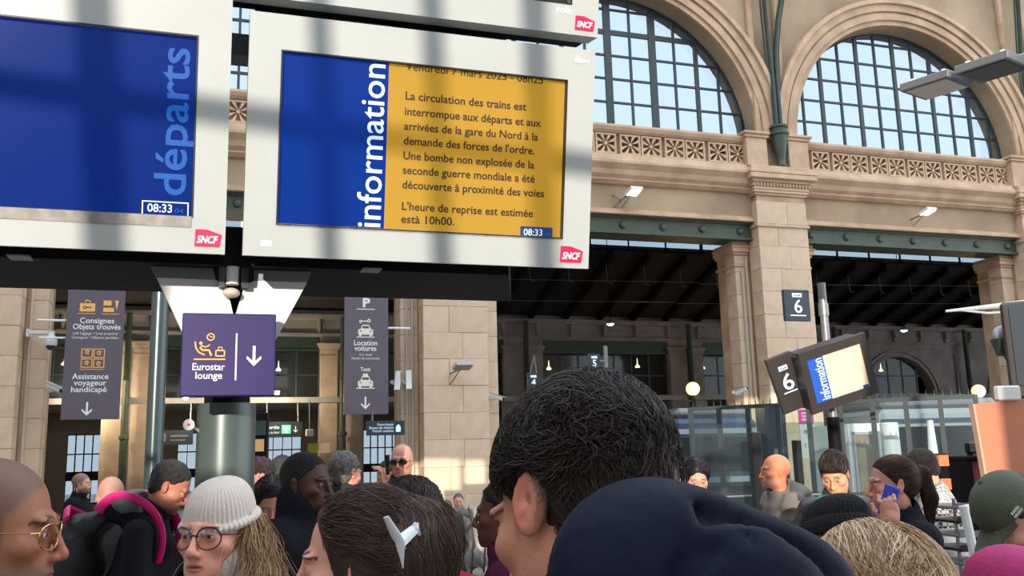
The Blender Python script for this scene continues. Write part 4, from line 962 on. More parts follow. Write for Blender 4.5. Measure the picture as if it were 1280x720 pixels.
for k in range(4): b = MB(); b.box(-.04, .04, -.04, .04, zt-.09-k*.17, zt-.01-k*.17); b.build('orange_band', mat('hazard_orange', (.65, .2, .08), .5), t)
x, y = P2(1190, 5.3)
base = PX(1190, 700, 5.3).z
t = empty('tray_trolley', (x, y, 0), R(10), 'trolley stacked with dark trays beside the white leaning rail', 'trolley')
b = MB()
for xx in (-.11, .10): b.tube([(xx, -.12, 0), (xx, -.12, base+.36)], .01, 6)
b.build('rack', GREYM, t)
for k in range(5):
    b = MB(); z = base+.0+.075*k; b.box(-.12, .10, -.15, .15, z, z+.018, .004); b.box(-.12, .10, -.16, -.15, z, z+.035); b.build('tray', BLACKP if k % 2 else GREYM, t)
b = MB(); b.box(-.1, .4, -.1, .3, .0, base-.1); b.build('plinth', CASE, t)
q0 = PX(1209, 633, 4.5); q1 = PX(1226, 705, 4.5)
t = empty('white_rail', (q1.x, q1.y, 0), R(10), 'white leaning rail between the trays and the green cap', 'rail')
b = MB(); b.tube([(0.12, 0, 0), (q0.x-q1.x, 0, q0.z)], .022, 8); b.tube([(q0.x-q1.x, 0, q0.z-.01), (.3, .3, q0.z-.02)], .015, 8); b.build('tube', WHITE, t, True)

# ================================================================ people : bodies grown as one smooth surface from a field of limbs
def rotm(yaw=0, pitch=0, roll=0):      # x right, y forward, z up ; pitch up is positive
    return (Matrix.Rotation(R(yaw), 3, 'Z') @ Matrix.Rotation(R(pitch), 3, 'X') @ Matrix.Rotation(R(roll), 3, 'Y'))
class Fr:
    def __init__(s, o=(0, 0, 0), m=None):
        s.o = np.array(o, float); s.m = np.array(m if m is not None else np.eye(3), float)
    def to(s, P): return (P-s.o) @ s.m
    def out(s, P): return np.asarray(P, float) @ s.m.T+s.o
ID = Fr()
def E(c, r, k=.02, op=0, fr=ID, rot=None): return ('e', np.array(c, float), np.array(r, float), k, op, fr, None if rot is None else np.array(rot, float))
def K(a, b, ra, rb=None, k=.02, op=0, fr=ID): return ('k', np.array(a, float), np.array(b, float), k, op, fr, (ra, ra if rb is None else rb))
def HS(n, c, k=.01, op=1, fr=ID): return ('h', np.array(n, float), c, k, op, fr, None)   # keeps n.p > c when op = 2
def pdist(p, P):
    t, a, b, k, op, fr, x = p
    if fr is not ID: P = fr.to(P)
    if t == 'e':
        q = P-a
        if x is not None: q = q @ x
        q1 = q/b; k0 = np.sqrt((q1*q1).sum(-1)); q2 = q1/b; k1 = np.sqrt((q2*q2).sum(-1))+1e-9
        return k0*(k0-1)/k1
    if t == 'k':
        ab = b-a; h = np.clip(((P-a) @ ab)/(ab @ ab+1e-12), 0, 1)
        d = P-a-h[..., None]*ab; return np.sqrt((d*d).sum(-1))-(x[0]+(x[1]-x[0])*h)
    return b-(P @ a)
def comb(F, d, k, op):
    if op == 0: h = np.maximum(k-np.abs(F-d), 0)/k; return np.minimum(F, d)-h*h*k*.25
    if op == 1: d = -d                                   # carve
    h = np.maximum(k-np.abs(F-d), 0)/k; return np.maximum(F, d)+h*h*k*.25
def pbox(p):
    t, a, b, k, op, fr, x = p
    if t == 'h': return None
    if t == 'e': m = max(b) if x is not None else b; lo, hi = a-m, a+m
    else: r = max(x); lo, hi = np.minimum(a, b)-r, np.maximum(a, b)+r
    if fr is not ID:
        c = np.array([[x_, y_, z_] for x_ in (lo[0], hi[0]) for y_ in (lo[1], hi[1]) for z_ in (lo[2], hi[2])]); c = fr.out(c); lo, hi = c.min(0), c.max(0)
    return lo-k-.03, hi+k+.03
def evalf(prims, P):
    F = np.full(P.shape[:-1], 1.0)
    for p in prims: F = comb(F, pdist(p, P), p[3], p[4])
    return F
def axis(lo, hi, fine, coarse):
    x = [lo]
    while x[-1] < hi:
        h = coarse
        for a, b, f in fine:
            if a-1e-9 <= x[-1] <= b: h = min(h, f)
            elif x[-1] < a < x[-1]+h: h = min(h, max(a-x[-1], f))
        x.append(x[-1]+h)
    return np.array(x)
def nets(X, Y, Z, prims, disp=None):
    F = np.full((len(X), len(Y), len(Z)), 1.0, dtype=np.float32)
    for p in prims:
        bb = pbox(p)
        if bb is None: sl = [slice(0, len(X)), slice(0, len(Y)), slice(0, len(Z))]
        else: sl = [slice(max(np.searchsorted(A, bb[0][i])-1, 0), np.searchsorted(A, bb[1][i])+1) for i, A in enumerate((X, Y, Z))]
        g = np.stack(np.meshgrid(X[sl[0]], Y[sl[1]], Z[sl[2]], indexing='ij'), -1)
        if g.size == 0: continue
        F[tuple(sl)] = comb(F[tuple(sl)], pdist(p, g), p[3], p[4])
    if disp is not None:
        near = np.argwhere(np.abs(F) < .06)
        P = np.stack([X[near[:, 0]], Y[near[:, 1]], Z[near[:, 2]]], -1); F[near[:, 0], near[:, 1], near[:, 2]] += disp(P)
    S = F < 0
    c = S[:-1, :-1, :-1].astype(np.int8)
    tot = sum(S[i:len(X)-1+i, j:len(Y)-1+j, k:len(Z)-1+k].astype(np.int8) for i in (0, 1) for j in (0, 1) for k in (0, 1))
    act = np.argwhere((tot > 0) & (tot < 8)); I, J, L = act.T
    idx = -np.ones(tot.shape, dtype=np.int64); idx[I, J, L] = np.arange(len(act))
    pos = np.zeros((len(act), 3)); cnt = np.zeros(len(act))
    for ax in range(3):
        for u in (0, 1):
            for v in (0, 1):
                o = [0, 0, 0]; o[(ax+1) % 3] = u; o[(ax+2) % 3] = v; o2 = list(o); o2[ax] = 1
                a = F[I+o[0], J+o[1], L+o[2]]; b = F[I+o2[0], J+o2[1], L+o2[2]]; m = (a < 0) != (b < 0)
                t = np.where(m, a/np.where(m, a-b, 1), 0)
                p0 = np.stack([X[I+o[0]], Y[J+o[1]], Z[L+o[2]]], -1); p1 = np.stack([X[I+o2[0]], Y[J+o2[1]], Z[L+o2[2]]], -1)
                pos += np.where(m[:, None], p0+t[:, None]*(p1-p0), 0); cnt += m
    pos /= cnt[:, None]; faces = []
    for ax in range(3):
        a = [slice(1, -1)]*3; a[ax] = slice(0, -1); b = list(a); b[ax] = slice(1, None)
        s0, s1 = S[tuple(a)], S[tuple(b)]; q = np.argwhere(s0 != s1)
        if len(q) == 0: continue
        fl = s0[q[:, 0], q[:, 1], q[:, 2]]
        base = q.copy(); 
        for t_ in range(3):
            if t_ != ax: base[:, t_] += 1
        u, v = (ax+1) % 3, (ax+2) % 3
        def cell(du, dv):
            w = base.copy(); w[:, u] += du; w[:, v] += dv; return idx[w[:, 0], w[:, 1], w[:, 2]]
        Q = np.stack([cell(-1, -1), cell(0, -1), cell(0, 0), cell(-1, 0)], -1)
        Q[~fl] = Q[~fl][:, ::-1]; faces.append(Q)
    Q = np.concatenate(faces); Q = Q[(Q >= 0).all(1)]
    return pos, Q
def np_mesh(name, V, Q, m, parent=None, col=None, smooth=True):
    me = bpy.data.meshes.new(name); n = Q.shape[1]
    me.vertices.add(len(V)); me.vertices.foreach_set('co', np.asarray(V, np.float32).ravel())
    me.loops.add(Q.size); me.loops.foreach_set('vertex_index', Q.astype(np.int32).ravel())
    me.polygons.add(len(Q)); me.polygons.foreach_set('loop_start', np.arange(0, Q.size, n, dtype=np.int32))
    try: me.polygons.foreach_set('loop_total', np.full(len(Q), n, dtype=np.int32))
    except Exception: pass
    me.update(calc_edges=True)
    if smooth: me.polygons.foreach_set('use_smooth', np.ones(len(Q), dtype=bool))
    if col is not None:
        at = me.color_attributes.new('Col', 'FLOAT_COLOR', 'POINT')
        at.data.foreach_set('color', np.concatenate([col, np.ones((len(col), 1))], 1).astype(np.float32).ravel())
    me.materials.append(m)
    o = bpy.data.objects.new(name, me); C.objects.link(o); o.parent = parent; return o
def fold(seed, amp, freq):
    g = np.random.default_rng(seed); D = g.normal(size=(5, 3))*freq; ph = g.uniform(0, 6.3, 5)
    def f(P):
        s = np.zeros(len(P))
        for d, q in zip(D, ph): s += np.sin(P @ d+q+1.2*np.sin(P @ np.roll(d, 1)*.6))
        return amp*s/5*2
    return f
# ---- head
def head_prims(fr, fem=0, wide=1.0):
    w = wide; j = 1-.10*fem
    L = [E((0, -.014, .036), (.075*w, .096, .086), .01, 0, fr), E((0, .028, -.028), (.060*w, .060, .078), .03, 0, fr),
         E((0, .036, -.078), (.047*w*j, .050, .034), .03, 0, fr), E((0, .076, -.100), (.020, .017, .017*j), .02, 0, fr)]
    for s in (-1, 1):
        L += [E((s*.050*w*j, .002, -.062), (.016, .030, .036), .03, 0, fr), E((s*.044*w, .056, -.024), (.022, .024, .018), .022, 0, fr),
              E((s*.026, .083, .020), (.026, .012, .009*(1-.4*fem)), .015, 0, fr)]
    L += [E((0, .074, -.062), (.030*j, .020, .030), .02, 0, fr), K((0, .0875, .016), (0, .110, -.033), .0066, .0088, .012, 0, fr), E((0, .1095, -.039), (.0102, .0115, .0095), .008, 0, fr)]
    for s in (-1, 1):
        L += [E((s*.0115, .0985, -.043), (.0075, .0115, .0080), .007, 0, fr)]
        L += [E((s*.032, .1065, -.001), (.019, .0155, .0125), .014, 1, fr)]
    for s in (-1, 1):
        L += [E((s*.031, .0785, -.002), (.0150, .0138, .0125), .006, 0, fr), E((s*.0315, .0950, -.003), (.0142, .011, .0045), .002, 1, fr)]
        L += [E((s*.0065, .106, -.0495), (.0032, .0045, .0022), .002, 1, fr)]
    L += [E((0, .0900, -.0662), (.020, .0100, .0050), .005, 0, fr), E((0, .0888, -.0765), (.017, .0105, .0060), .005, 0, fr), E((0, .1000, -.0710), (.021, .011, .0012), .002, 1, fr)]
    for s in (-1, 1):
        a = Matrix.Rotation(R(12), 3, 'X') @ Matrix.Rotation(R(-22*s), 3, 'Z')
        c = np.array((s*.0775*w, -.008, -.004))
        L += [E(c, (.0065, .0185, .032), .006, 0, fr, a), E(c+np.array((s*.0085, .003, .003)), (.0070, .0120, .0235), .003, 1, fr, a), E(c+np.array((s*.001, .006, -.006)), (.006, .005, .008), .006, 0, fr, a)]
    return L
def hand_prims(fr, curl=.4, thumb=1, spread=1.0):
    """palm toward -y of the frame, fingers along +z, thumb on the thumb side (x sign)"""
    L = [E((0, 0, .045), (.040, .015, .050), .012, 0, fr), K((0, 0, -.04), (0, 0, .01), .024, .028, .02, 0, fr)]
    for i, (x, l) in enumerate(((.030, .070), (.010, .080), (-.010, .074), (-.029, .058))):
        x *= thumb; a = np.array((x, 0, .085)); d1 = np.array((x*.12*spread, -math.sin(curl), math.cos(curl))); b = a+d1*l*.5
        d2 = np.array((x*.05, -math.sin(curl*2.3), math.cos(curl*2.3))); c = b+d2*l*.5
        L += [K(a, b, .0095, .0088, .004, 0, fr), K(b, c, .0085, .0072, .004, 0, fr)]
    b0 = np.array((thumb*.030, -.004, .02)); b1 = np.array((thumb*.058, -.018, .052)); b2 = np.array((thumb*.062, -.030, .080))
    return L+[K(b0, b1, .014, .011, .010, 0, fr), K(b1, b2, .0105, .0085, .004, 0, fr)]
SKIN = {}
def skin_mat(nm, sss=.04):
    m = mat('skin_'+nm, (.5, .3, .2), .52, attr='Col', bump=.08, bscale=180, spec=.4)
    b = m.node_tree.nodes['Principled BSDF']; b.inputs['Subsurface Weight'].default_value = sss; b.inputs['Subsurface Scale'].default_value = .01
    b.inputs['Subsurface Radius'].default_value = (1, .35, .2); return m
def ss(x, a, b): t = np.clip((x-a)/(b-a), 0, 1); return t*t*(3-2*t)
def skin_color(P, fr, base, lips, brow, brows=1.0, beard=0, beardc=(.1, .08, .07), scalp=0, scalpc=(.05, .04, .035), hl=(.0,)):
    Q = fr.to(P); x, y, z = Q[:, 0], Q[:, 1], Q[:, 2]; ax = np.abs(x); n = len(P)
    base = np.array(base)*np.array((1.10, .90, .82)); c = np.tile(base, (n, 1))
    def mix(m, col): nonlocal c; m = np.clip(m, 0, 1)[:, None]; c = c*(1-m)+np.array(col)*m
    head = (np.abs(z) < .16) & (np.abs(y) < .15) & (ax < .11)
    mix(head*.35*np.exp(-((ax-.045)**2/.00035+(z+.032)**2/.0004+(y-.07)**2/.002)), base*np.array((1.15, .72, .7)))
    mix(head*.3*np.exp(-(x**2/.0003+(z+.042)**2/.0003+(y-.11)**2/.0008)), base*np.array((1.15, .72, .7)))
    mix(head*.45*ss(ax, .076, .084)*(np.abs(z) < .05), base*np.array((1.2, .65, .6)))
    if beard:
        reg = ss(-z, .035, .065)*ss(y, -.035, .0)*(z > -.14)*np.maximum(ss(-z, .05, .058), ss(ax, .035, .05))
        mu = (np.abs(z+.058) < .006)*(y > .07)*(ax < .03); nz = .6+.4*np.random.default_rng(1).random(n)
        mix(head*np.maximum(reg, mu)*beard*nz, beardc)
    lw = np.clip(1-(ax/.0235)**2, 0, 1)**.5; up = -.0715+.0095*lw*(1-.18*np.exp(-(ax/.004)**2)); dn = -.0705-.0125*lw; lip = (y > .070)*(ax < .0235)*ss(up-z, -.0005, .0015)*ss(z-dn, -.0005, .0018); mix(head*lip*.85, lips)
    bz = .0225+.004*np.sin(np.clip((ax-.012)/.036, 0, 1)*3.1)-np.where(ax > .036, (ax-.036)*.5, 0)
    mix(head*brows*ss(y, .055, .065)*ss(.0045-np.abs(z-bz), 0, .003)*(ax > .011)*(ax < .050), brow)
    mix(head*(y > .085)*.8*(np.exp(-((ax-.031)**2/.00016+(z+.001)**2/.00002)))*(y < .1), base*.45)
    if scalp:
        g = -.75*y+.66*z+.30*np.maximum(ax-.06, 0); m = ss(g, -.016, .004)*(ax < .079)*(z > -.09)
        m = np.maximum(m, ss(.014-np.abs(y-.020), 0, .006)*ss(z, -.035, -.015)*(z < .05)*(ax > .058)*(ax < .0785)*.9); mix(head*m*scalp, scalpc)
    return c
def hair_shell(fr, t=.012, low=-.085, line=-.010, wide=1.0):
    return [E((0, -.016-.55*t, .038+.35*t), (.075*wide+.65*t, .096+.55*t, .086+.7*t), .01, 0, fr), E((0, -.045, -.03), (.060+t, .050+t*.7, .055), .03, 0, fr),
            HS((0, -.75, .66), line, .012, 2, fr), HS((0, 0, 1), low, .01, 2, fr)]+[E((s*.086, -.006, -.002), (.022, .022, .036), .006, 1, fr) for s in (-1, 1)]
HAIRM = {}
def hair_mat(nm):
    m = mat('hair_'+nm, (.1, .1, .1), .48, attr='Col', spec=.3)
    return m
def shellmat(nm, c):
    return mat('hairshell_'+nm, c, .5, var=.5, vscale=60, bump=1.0, bscale=140, spec=.35)
def strands(name, prims, roots, dirf, n_step, ds, rad, cols, parent, lift=(0, .004), seed=1, curl=0, mode_surf=True, grav=None, thin=.25):
    """thin tapering hairs that run over the field; roots (N,3), dirf(P, i) -> direction"""
    g = np.random.default_rng(seed); N = len(roots); P = roots.copy(); off = g.uniform(lift[0], lift[1], N); path = []
    def F(P): return evalf(prims, P)
    def grad(P, f0):
        e = 1e-3; G = np.stack([(F(P+np.eye(3)[i]*e)-f0)/e for i in range(3)], -1); return G/(np.linalg.norm(G, axis=1, keepdims=True)+1e-9)
    ph = g.uniform(0, 6.3, N); jit = g.normal(size=(N, 3))*.18; lenf = g.uniform(.7, 1.1, N)
    for i in range(n_step+1):
        f = F(P); G = grad(P, f); P = P-((f-off)*1.0)[:, None]*G if mode_surf else P
        path.append(P.copy()); d = dirf(P, i)+jit
        if curl: d = d+curl*np.stack([np.sin(ph+i*1.1), np.cos(ph*1.7+i*.9), np.sin(ph*2.3+i)], -1)
        if mode_surf: d = d-(d*G).sum(1, keepdims=True)*G
        d /= np.linalg.norm(d, axis=1, keepdims=True)+1e-9
        P = P+d*ds*lenf[:, None]
        if not mode_surf: off = off+.0
    path = np.stack(path, 1); T = np.gradient(path, axis=1); T /= np.linalg.norm(T, axis=2, keepdims=True)+1e-9
    A = np.cross(T, np.array((.3, .5, .8))); A /= np.linalg.norm(A, axis=2, keepdims=True)+1e-9; B = np.cross(T, A)
    S = n_step+1; r = rad*(1-(1-thin)*np.linspace(0, 1, S)**2); V = []
    for k in range(3):
        w = 2*math.pi*k/3; V.append(path+(math.cos(w)*A+math.sin(w)*B)*r[None, :, None])
    V = np.stack(V, 2)                                     # N,S,3,3
    base = np.arange(N)[:, None, None]*S*3+np.arange(S-1)[None, :, None]*3; k = np.arange(3)[None, None, :]
    Q = np.stack([base+k, base+(k+1) % 3, base+3+(k+1) % 3, base+3+k], -1).reshape(-1, 4)
    cols = np.array(cols); ci = g.integers(0, len(cols), N); cc = cols[ci]*g.uniform(.8, 1.2, (N, 1)); cc = np.repeat(cc, S*3, 0)
    return V.reshape(-1, 3), Q, cc
def join(parts):
    V = []; Q = []; Cc = []; k = 0
    for v, q, c in parts: V.append(v); Q.append(q+k); Cc.append(c); k += len(v)
    return np.concatenate(V), np.concatenate(Q), np.concatenate(Cc)
# ---- a person
def person(hp, yaw, label, head=(0, 0, 0), lean=.0, side=0, skin=(.55, .32, .22), lips=None, brow=(.06, .04, .03), eye=(.10, .06, .04), fem=0, res=.006,
           coat=(.02, .02, .03), coatname=None, coat_t=.02, hood=None, collar=.03, collarcol=None, arms=None, scol=None, hair=None, seed=1, beard=0, beardc=(.08, .06, .05), scalp=0, scalpc=(.04, .03, .03),
           wide=1.0, girth=1.0, sit=False, group=None, trousers=(.02, .022, .03), coatmat=None, foldamp=.007, eyes=True, headscale=1.0, quilt=0, hands=None, brows=1.0, hoodsize=(.15, .10, .085), hoodoff=(0, -.13, -.13), sclere=.75, hoodw=None, crease=0, grooves=None):
    """hp: world position of the middle of the head; yaw: 0 faces away from the camera, 90 to the left, 180 to the camera"""
    yr = R(yaw); hz = hp.z; sz = hz/1.62 if not sit else (hz-.0)/1.15
    fwd = Vector((-math.sin(yr), math.cos(yr), 0)); rgt = Vector((math.cos(yr), math.sin(yr), 0))
    root = Vector((hp.x, hp.y, 0))-fwd*lean-rgt*side
    t = empty('person', root, yr, label, 'person', group)
    hc = np.array((side, lean, hz)); hm = np.array(rotm(head[0], head[1], head[2])); hf = Fr(hc, hm*1.0)
    hsz = hz-(.20)                                 # neck foot height
    nk = np.array((side*.8, lean*.82-.035, hz-.175)); shz = hz-.215; W = .168*girth
    ly = lean*.80-.04; sx = side*.75
    hip = .93*sz if not sit else .50
    sh = [np.array((sx+s*W, ly, shz)) for s in (-1, 1)]
    dz = (shz-hip)
    A = arms or {}
    defa = lambda s: (np.array((sx+s*(W+.07), ly-.05, shz-.27)), np.array((sx+s*(W+.0), ly*.5+.10, shz-.46)))
    arm = [A.get('L') or defa(-1), A.get('R') or defa(1)]
    arm = [(np.array(a, float), np.array(b, float)) for a, b in arm]
    # the body, one surface : head, neck, trunk, arms, legs
    B = head_prims(hf, fem, wide)
    B += [K(nk, hf.out((0, -.022, -.065)), .058*(1-.13*fem), .052*(1-.12*fem), .03)]
    B += [K(nk+(0, 0, -.03), sh[0]*.6+nk*.4+(0, 0, -.03), .04, .04, .03), K(nk+(0, 0, -.03), sh[1]*.6+nk*.4+(0, 0, -.03), .04, .04, .03), K(sh[0], sh[1], .045, .045, .04)]
    B += [E((sx*.8, ly*.8, shz-.16), (.145*girth, .09, .20), .05), K((sx*.5, ly*.5, shz-.25), (0, 0, hip), .10, .11, .05)]
    for i in (0, 1):
        B += [K(sh[i], arm[i][0], .045, .038, .03), K(arm[i][0], arm[i][1], .037, .024, .02)]
    handf = []
    for i, s in enumerate((-1, 1)):
        if hands and 'LR'[i] in hands:
            hfm = hands['LR'[i]]; fr = Fr(arm[i][1]+np.array(hfm[0]), np.array(rotm(*hfm[1]))); B += hand_prims(fr, hfm[2], hfm[3]); handf.append(fr)
        else: B += hand_prims(Fr(arm[i][1], np.array(rotm(0, -150, 0))), .5, -s)
    if not sit:
        for s in (-1, 1): B += [K((s*.085, 0, hip), (s*.10, .03, .50*sz), .075, .05, .04), K((s*.10, .03, .50*sz), (s*.10, -.01, .09), .048, .034, .02), K((s*.10, -.01, .05), (s*.11, .12, .04), .032, .03, .02)]
    else:
        for s in (-1, 1): B += [K((s*.085, 0, hip), (s*.12, .40, .52), .075, .05, .04), K((s*.12, .40, .52), (s*.12, .38, .09), .048, .034, .02), K((s*.12, .38, .05), (s*.12, .50, .04), .032, .03, .02)]
    h = .135; fine = lambda i: [(hc[i]-h, hc[i]+h, res)]+[(f.out((0, 0, .06))[i]-.085, f.out((0, 0, .06))[i]+.085, .004 if res < .007 else .006) for f in handf]
    cz = .03
    X = axis(-.52, .52, fine(0), .022); Y = axis(min(-.3, lean-.3), max(.42, lean+.22)+(.15 if sit else 0), fine(1), .022); Z = axis(-.02, hz+.16, [(hz-.15, hz+.15, res)]+fine(2)[1:], cz)
    V, Q = nets(X, Y, Z, B)
    lips = lips or tuple(np.array(skin)*np.array((1.05, .55, .55)))
    col = skin_color(V, hf, skin, lips, brow, brows, beard, beardc, scalp, scalpc)
    np_mesh('body', V, Q, skin_mat('a'), t, col)
    if eyes and res < .009:
        for s in (-1, 1):
            n = 16; b = MB(); b.ball((0, 0, 0), .0118, 16, 10); eo = b.build('eyeball', None, t, True)
            me = eo.data; at = me.color_attributes.new('Col', 'FLOAT_COLOR', 'POINT'); gaze = np.array((0.0, 1, 0))
            for v in me.vertices:
                d = np.array(v.co)/.0118 @ np.array((0, 1, 0)); at.data[v.index].color = (.01, .01, .01, 1) if d > .95 else ((*eye, 1) if d > .82 else (sclere, sclere*.95, sclere*.92, 1))
            me.materials.append(mat('eye_surface', (1, 1, 1), .12, attr='Col'))
            me.transform(Matrix.Rotation(0, 4, 'Z')); eo.matrix_basis = Matrix.Translation(hf.out((s*.031, .0795, -.0025))) @ Matrix(hm.tolist()).to_4x4() @ Matrix.Rotation(R(A.get('gaze', 0)), 4, 'Z')
    # clothing
    ct = coat_t; g = girth
    Ct = [K(sh[0]+(0.02, 0, -.01), sh[1]+(-.02, 0, -.01), .055+ct, .055+ct, .06), K(nk+(0, -.01, -.035), (sx, ly, shz-.05), .075+ct, .10+ct, .05),
          E((sx*.85, ly*.9, shz-.17), (.165*g+ct, .115+ct, .22), .06), E((sx*.5, ly*.55, shz-.36), (.155*g+ct, .12+ct, .22), .06), E((0, ly*.15, hip+.02), (.165*g+ct, .13+ct, .20), .06)]
    for i, s in enumerate((-1, 1)):
        Ct += [K(sh[i], arm[i][0], .055+ct, .048+ct, .035), K(arm[i][0], arm[i][1]+(arm[i][0]-arm[i][1])*.06, .047+ct, .035+ct*.7, .03)]
    if collar:
        c0 = nk+(0, -.005, -.01); c1 = nk+(0, .012, collar+.02)
        Ct += [K(c0, c1, .078+ct*.5, .078+ct*.5, .02), K(c1+(0, .006, .0), c1+(0, .02, .10), .058+ct*.2, .066+ct*.2, .008, 1), K(c1+(0, .004, -.02), c1+(0, .01, .05), .057, .057, .006, 1)]
    if hoodw is not None: hoodoff = np.array(Matrix.Rotation(-yr, 3, 'Z') @ (hoodw-hp))
    if hood:
        Ct += [E(hc+np.array(hoodoff), hoodsize, .05)]
    if grooves:      # stitched folds pressed into the cloth where each line of sight first meets it
        Mi = Matrix.Rotation(-yr, 3, 'Z'); o = np.array(Mi @ (Vector((0, 0, EYE))-root))
        for gr, rad in grooves:
            pts = []
            for px, py in gr:
                dv = np.array(Mi @ (PX(px, py, 1)-Vector((0, 0, EYE)))); ts = np.linspace(.35, 1.6, 600); f = evalf(Ct, o+ts[:, None]*dv); k = np.argmax(f < .002) if (f < .002).any() else None
                if k: pts.append(o+ts[k]*dv)
            Ct = Ct+[K(a, b_, rad, rad, .012, 1) for a, b_ in zip(pts[:-1], pts[1:])]
    fd = fold(seed, foldamp, 16)
    def disp(P):
        d = fd(P)
        if crease: q = P @ np.array((14., 22., 34.)); d = d+crease*(1-np.abs(np.sin(q+2.5*np.sin(P[:, 0]*13+seed)+1.5*np.sin(P[:, 2]*21))))**2
        if quilt: d = d+quilt*np.abs(np.sin(P[:, 2]*math.pi/.085))
        return d
    cs = .014 if res < .009 else .02
    if grooves: cs = .007
    nf = [(-.16, .16), ] if res < .005 else []; X2 = axis(-.56, .56, [(nk[0]-.15, nk[0]+.15, .006) for _ in nf], cs); Y2 = axis(min(-.34, lean-.36), max(.42, lean+.24), [(nk[1]-.15, nk[1]+.15, .006) for _ in nf], cs); Z2 = axis(hip-.24, hz+.08, [(nk[2]-.05, nk[2]+.14, .006) for _ in nf], cs)
    V2, Q2 = nets(X2, Y2, Z2, Ct, disp)
    cm = coatmat or mat('cloth_'+(coatname or label[:14]), tuple(c*.6 if max(coat) < .06 else c for c in coat), .85, var=.25, vscale=9, bump=.15, bscale=90, spec=.2)
    np_mesh('jacket', V2, Q2, cm, t)
    T = []
    if not sit:
        for s in (-1, 1): T += [K((s*.09, 0, hip), (s*.105, .03, .50*sz), .105, .075, .04), K((s*.105, .03, .50*sz), (s*.10, -.01, .10), .07, .06, .03)]
    else:
        for s in (-1, 1): T += [K((s*.09, 0, hip), (s*.12, .40, .52), .105, .075, .04), K((s*.12, .40, .52), (s*.12, .38, .12), .07, .06, .03)]
    V3, Q3 = nets(axis(-.26, .26, [], .03), axis(-.16, .16 if not sit else .52, [], .03), axis(.03, hip+.14, [], .035), T)
    np_mesh('trousers', V3, Q3, mat('trousers_%02d' % int(trousers[2]*100), trousers, .85), t)
    for s in (-1, 1):
        yo = .0 if not sit else .39; b = MB(); b.box(s*.105-.045, s*.105+.045, yo-.09, yo+.18, 0, .03, .012); b.ball((s*.105, yo+.07, .045), .048, 12, 8, (.92, 2.1, .9)); b.ball((s*.105, yo-.04, .07), .05, 12, 8, (.9, 1.1, 1.1))
        b.build('shoe', mat('shoe_leather', (.02, .018, .016), .4), t, True)
    if hair: hair(t, hf)
    return t, hf
# ---- hats and accessories
def head_empty_M(hf): return Matrix.Translation(hf.o) @ Matrix(hf.m.tolist()).to_4x4()
def knit_beanie(t, hf, m, ribs=46, base=(.083, .104), top=.150, tilt=-14, z0=.035, slouch=0.0, cuff=.05, name='beanie'):
    nu = ribs*6; prof = []
    for i in range(26):
        u = i/25; a = u*math.pi/2; prof.append((math.cos(a)**.75 if u < 1 else 0, math.sin(a)**.95))
    V = []; 
    def ring(rx, ry, z, dy, amp):
        w = np.arange(nu)/nu*2*math.pi; rr_ = 1+amp*(np.abs(np.sin(w*ribs/2))-.5)
        return np.stack([rx*rr_*np.cos(w), dy+ry*rr_*np.sin(w), np.full(nu, z)], -1)
    rows = []
    for z, e in ((0.004, -.004), (0, .003), (.002, .008), (cuff*.5, .012), (cuff-.004, .009), (cuff, .003)): rows.append(ring(base[0]+e, base[1]+e, z, 0, .035))
    for c, s in prof[1:]: rows.append(ring(max(base[0]*c, .002), max(base[1]*c, .002), cuff-.004+(top-cuff)*s, -slouch*s, .035*(c > .2)))
    V = np.concatenate(rows); n = len(rows); i = np.arange(n-1)[:, None]*nu; k = np.arange(nu)[None, :]
    Q = np.stack([i+k, i+(k+1) % nu, i+nu+(k+1) % nu, i+nu+k], -1).reshape(-1, 4)
    M = Matrix.Rotation(R(tilt), 3, 'X'); V = V @ np.array(M).T+np.array((0, -.012, z0)); V = hf.out(V)
    return np_mesh(name, V, Q, m, t)
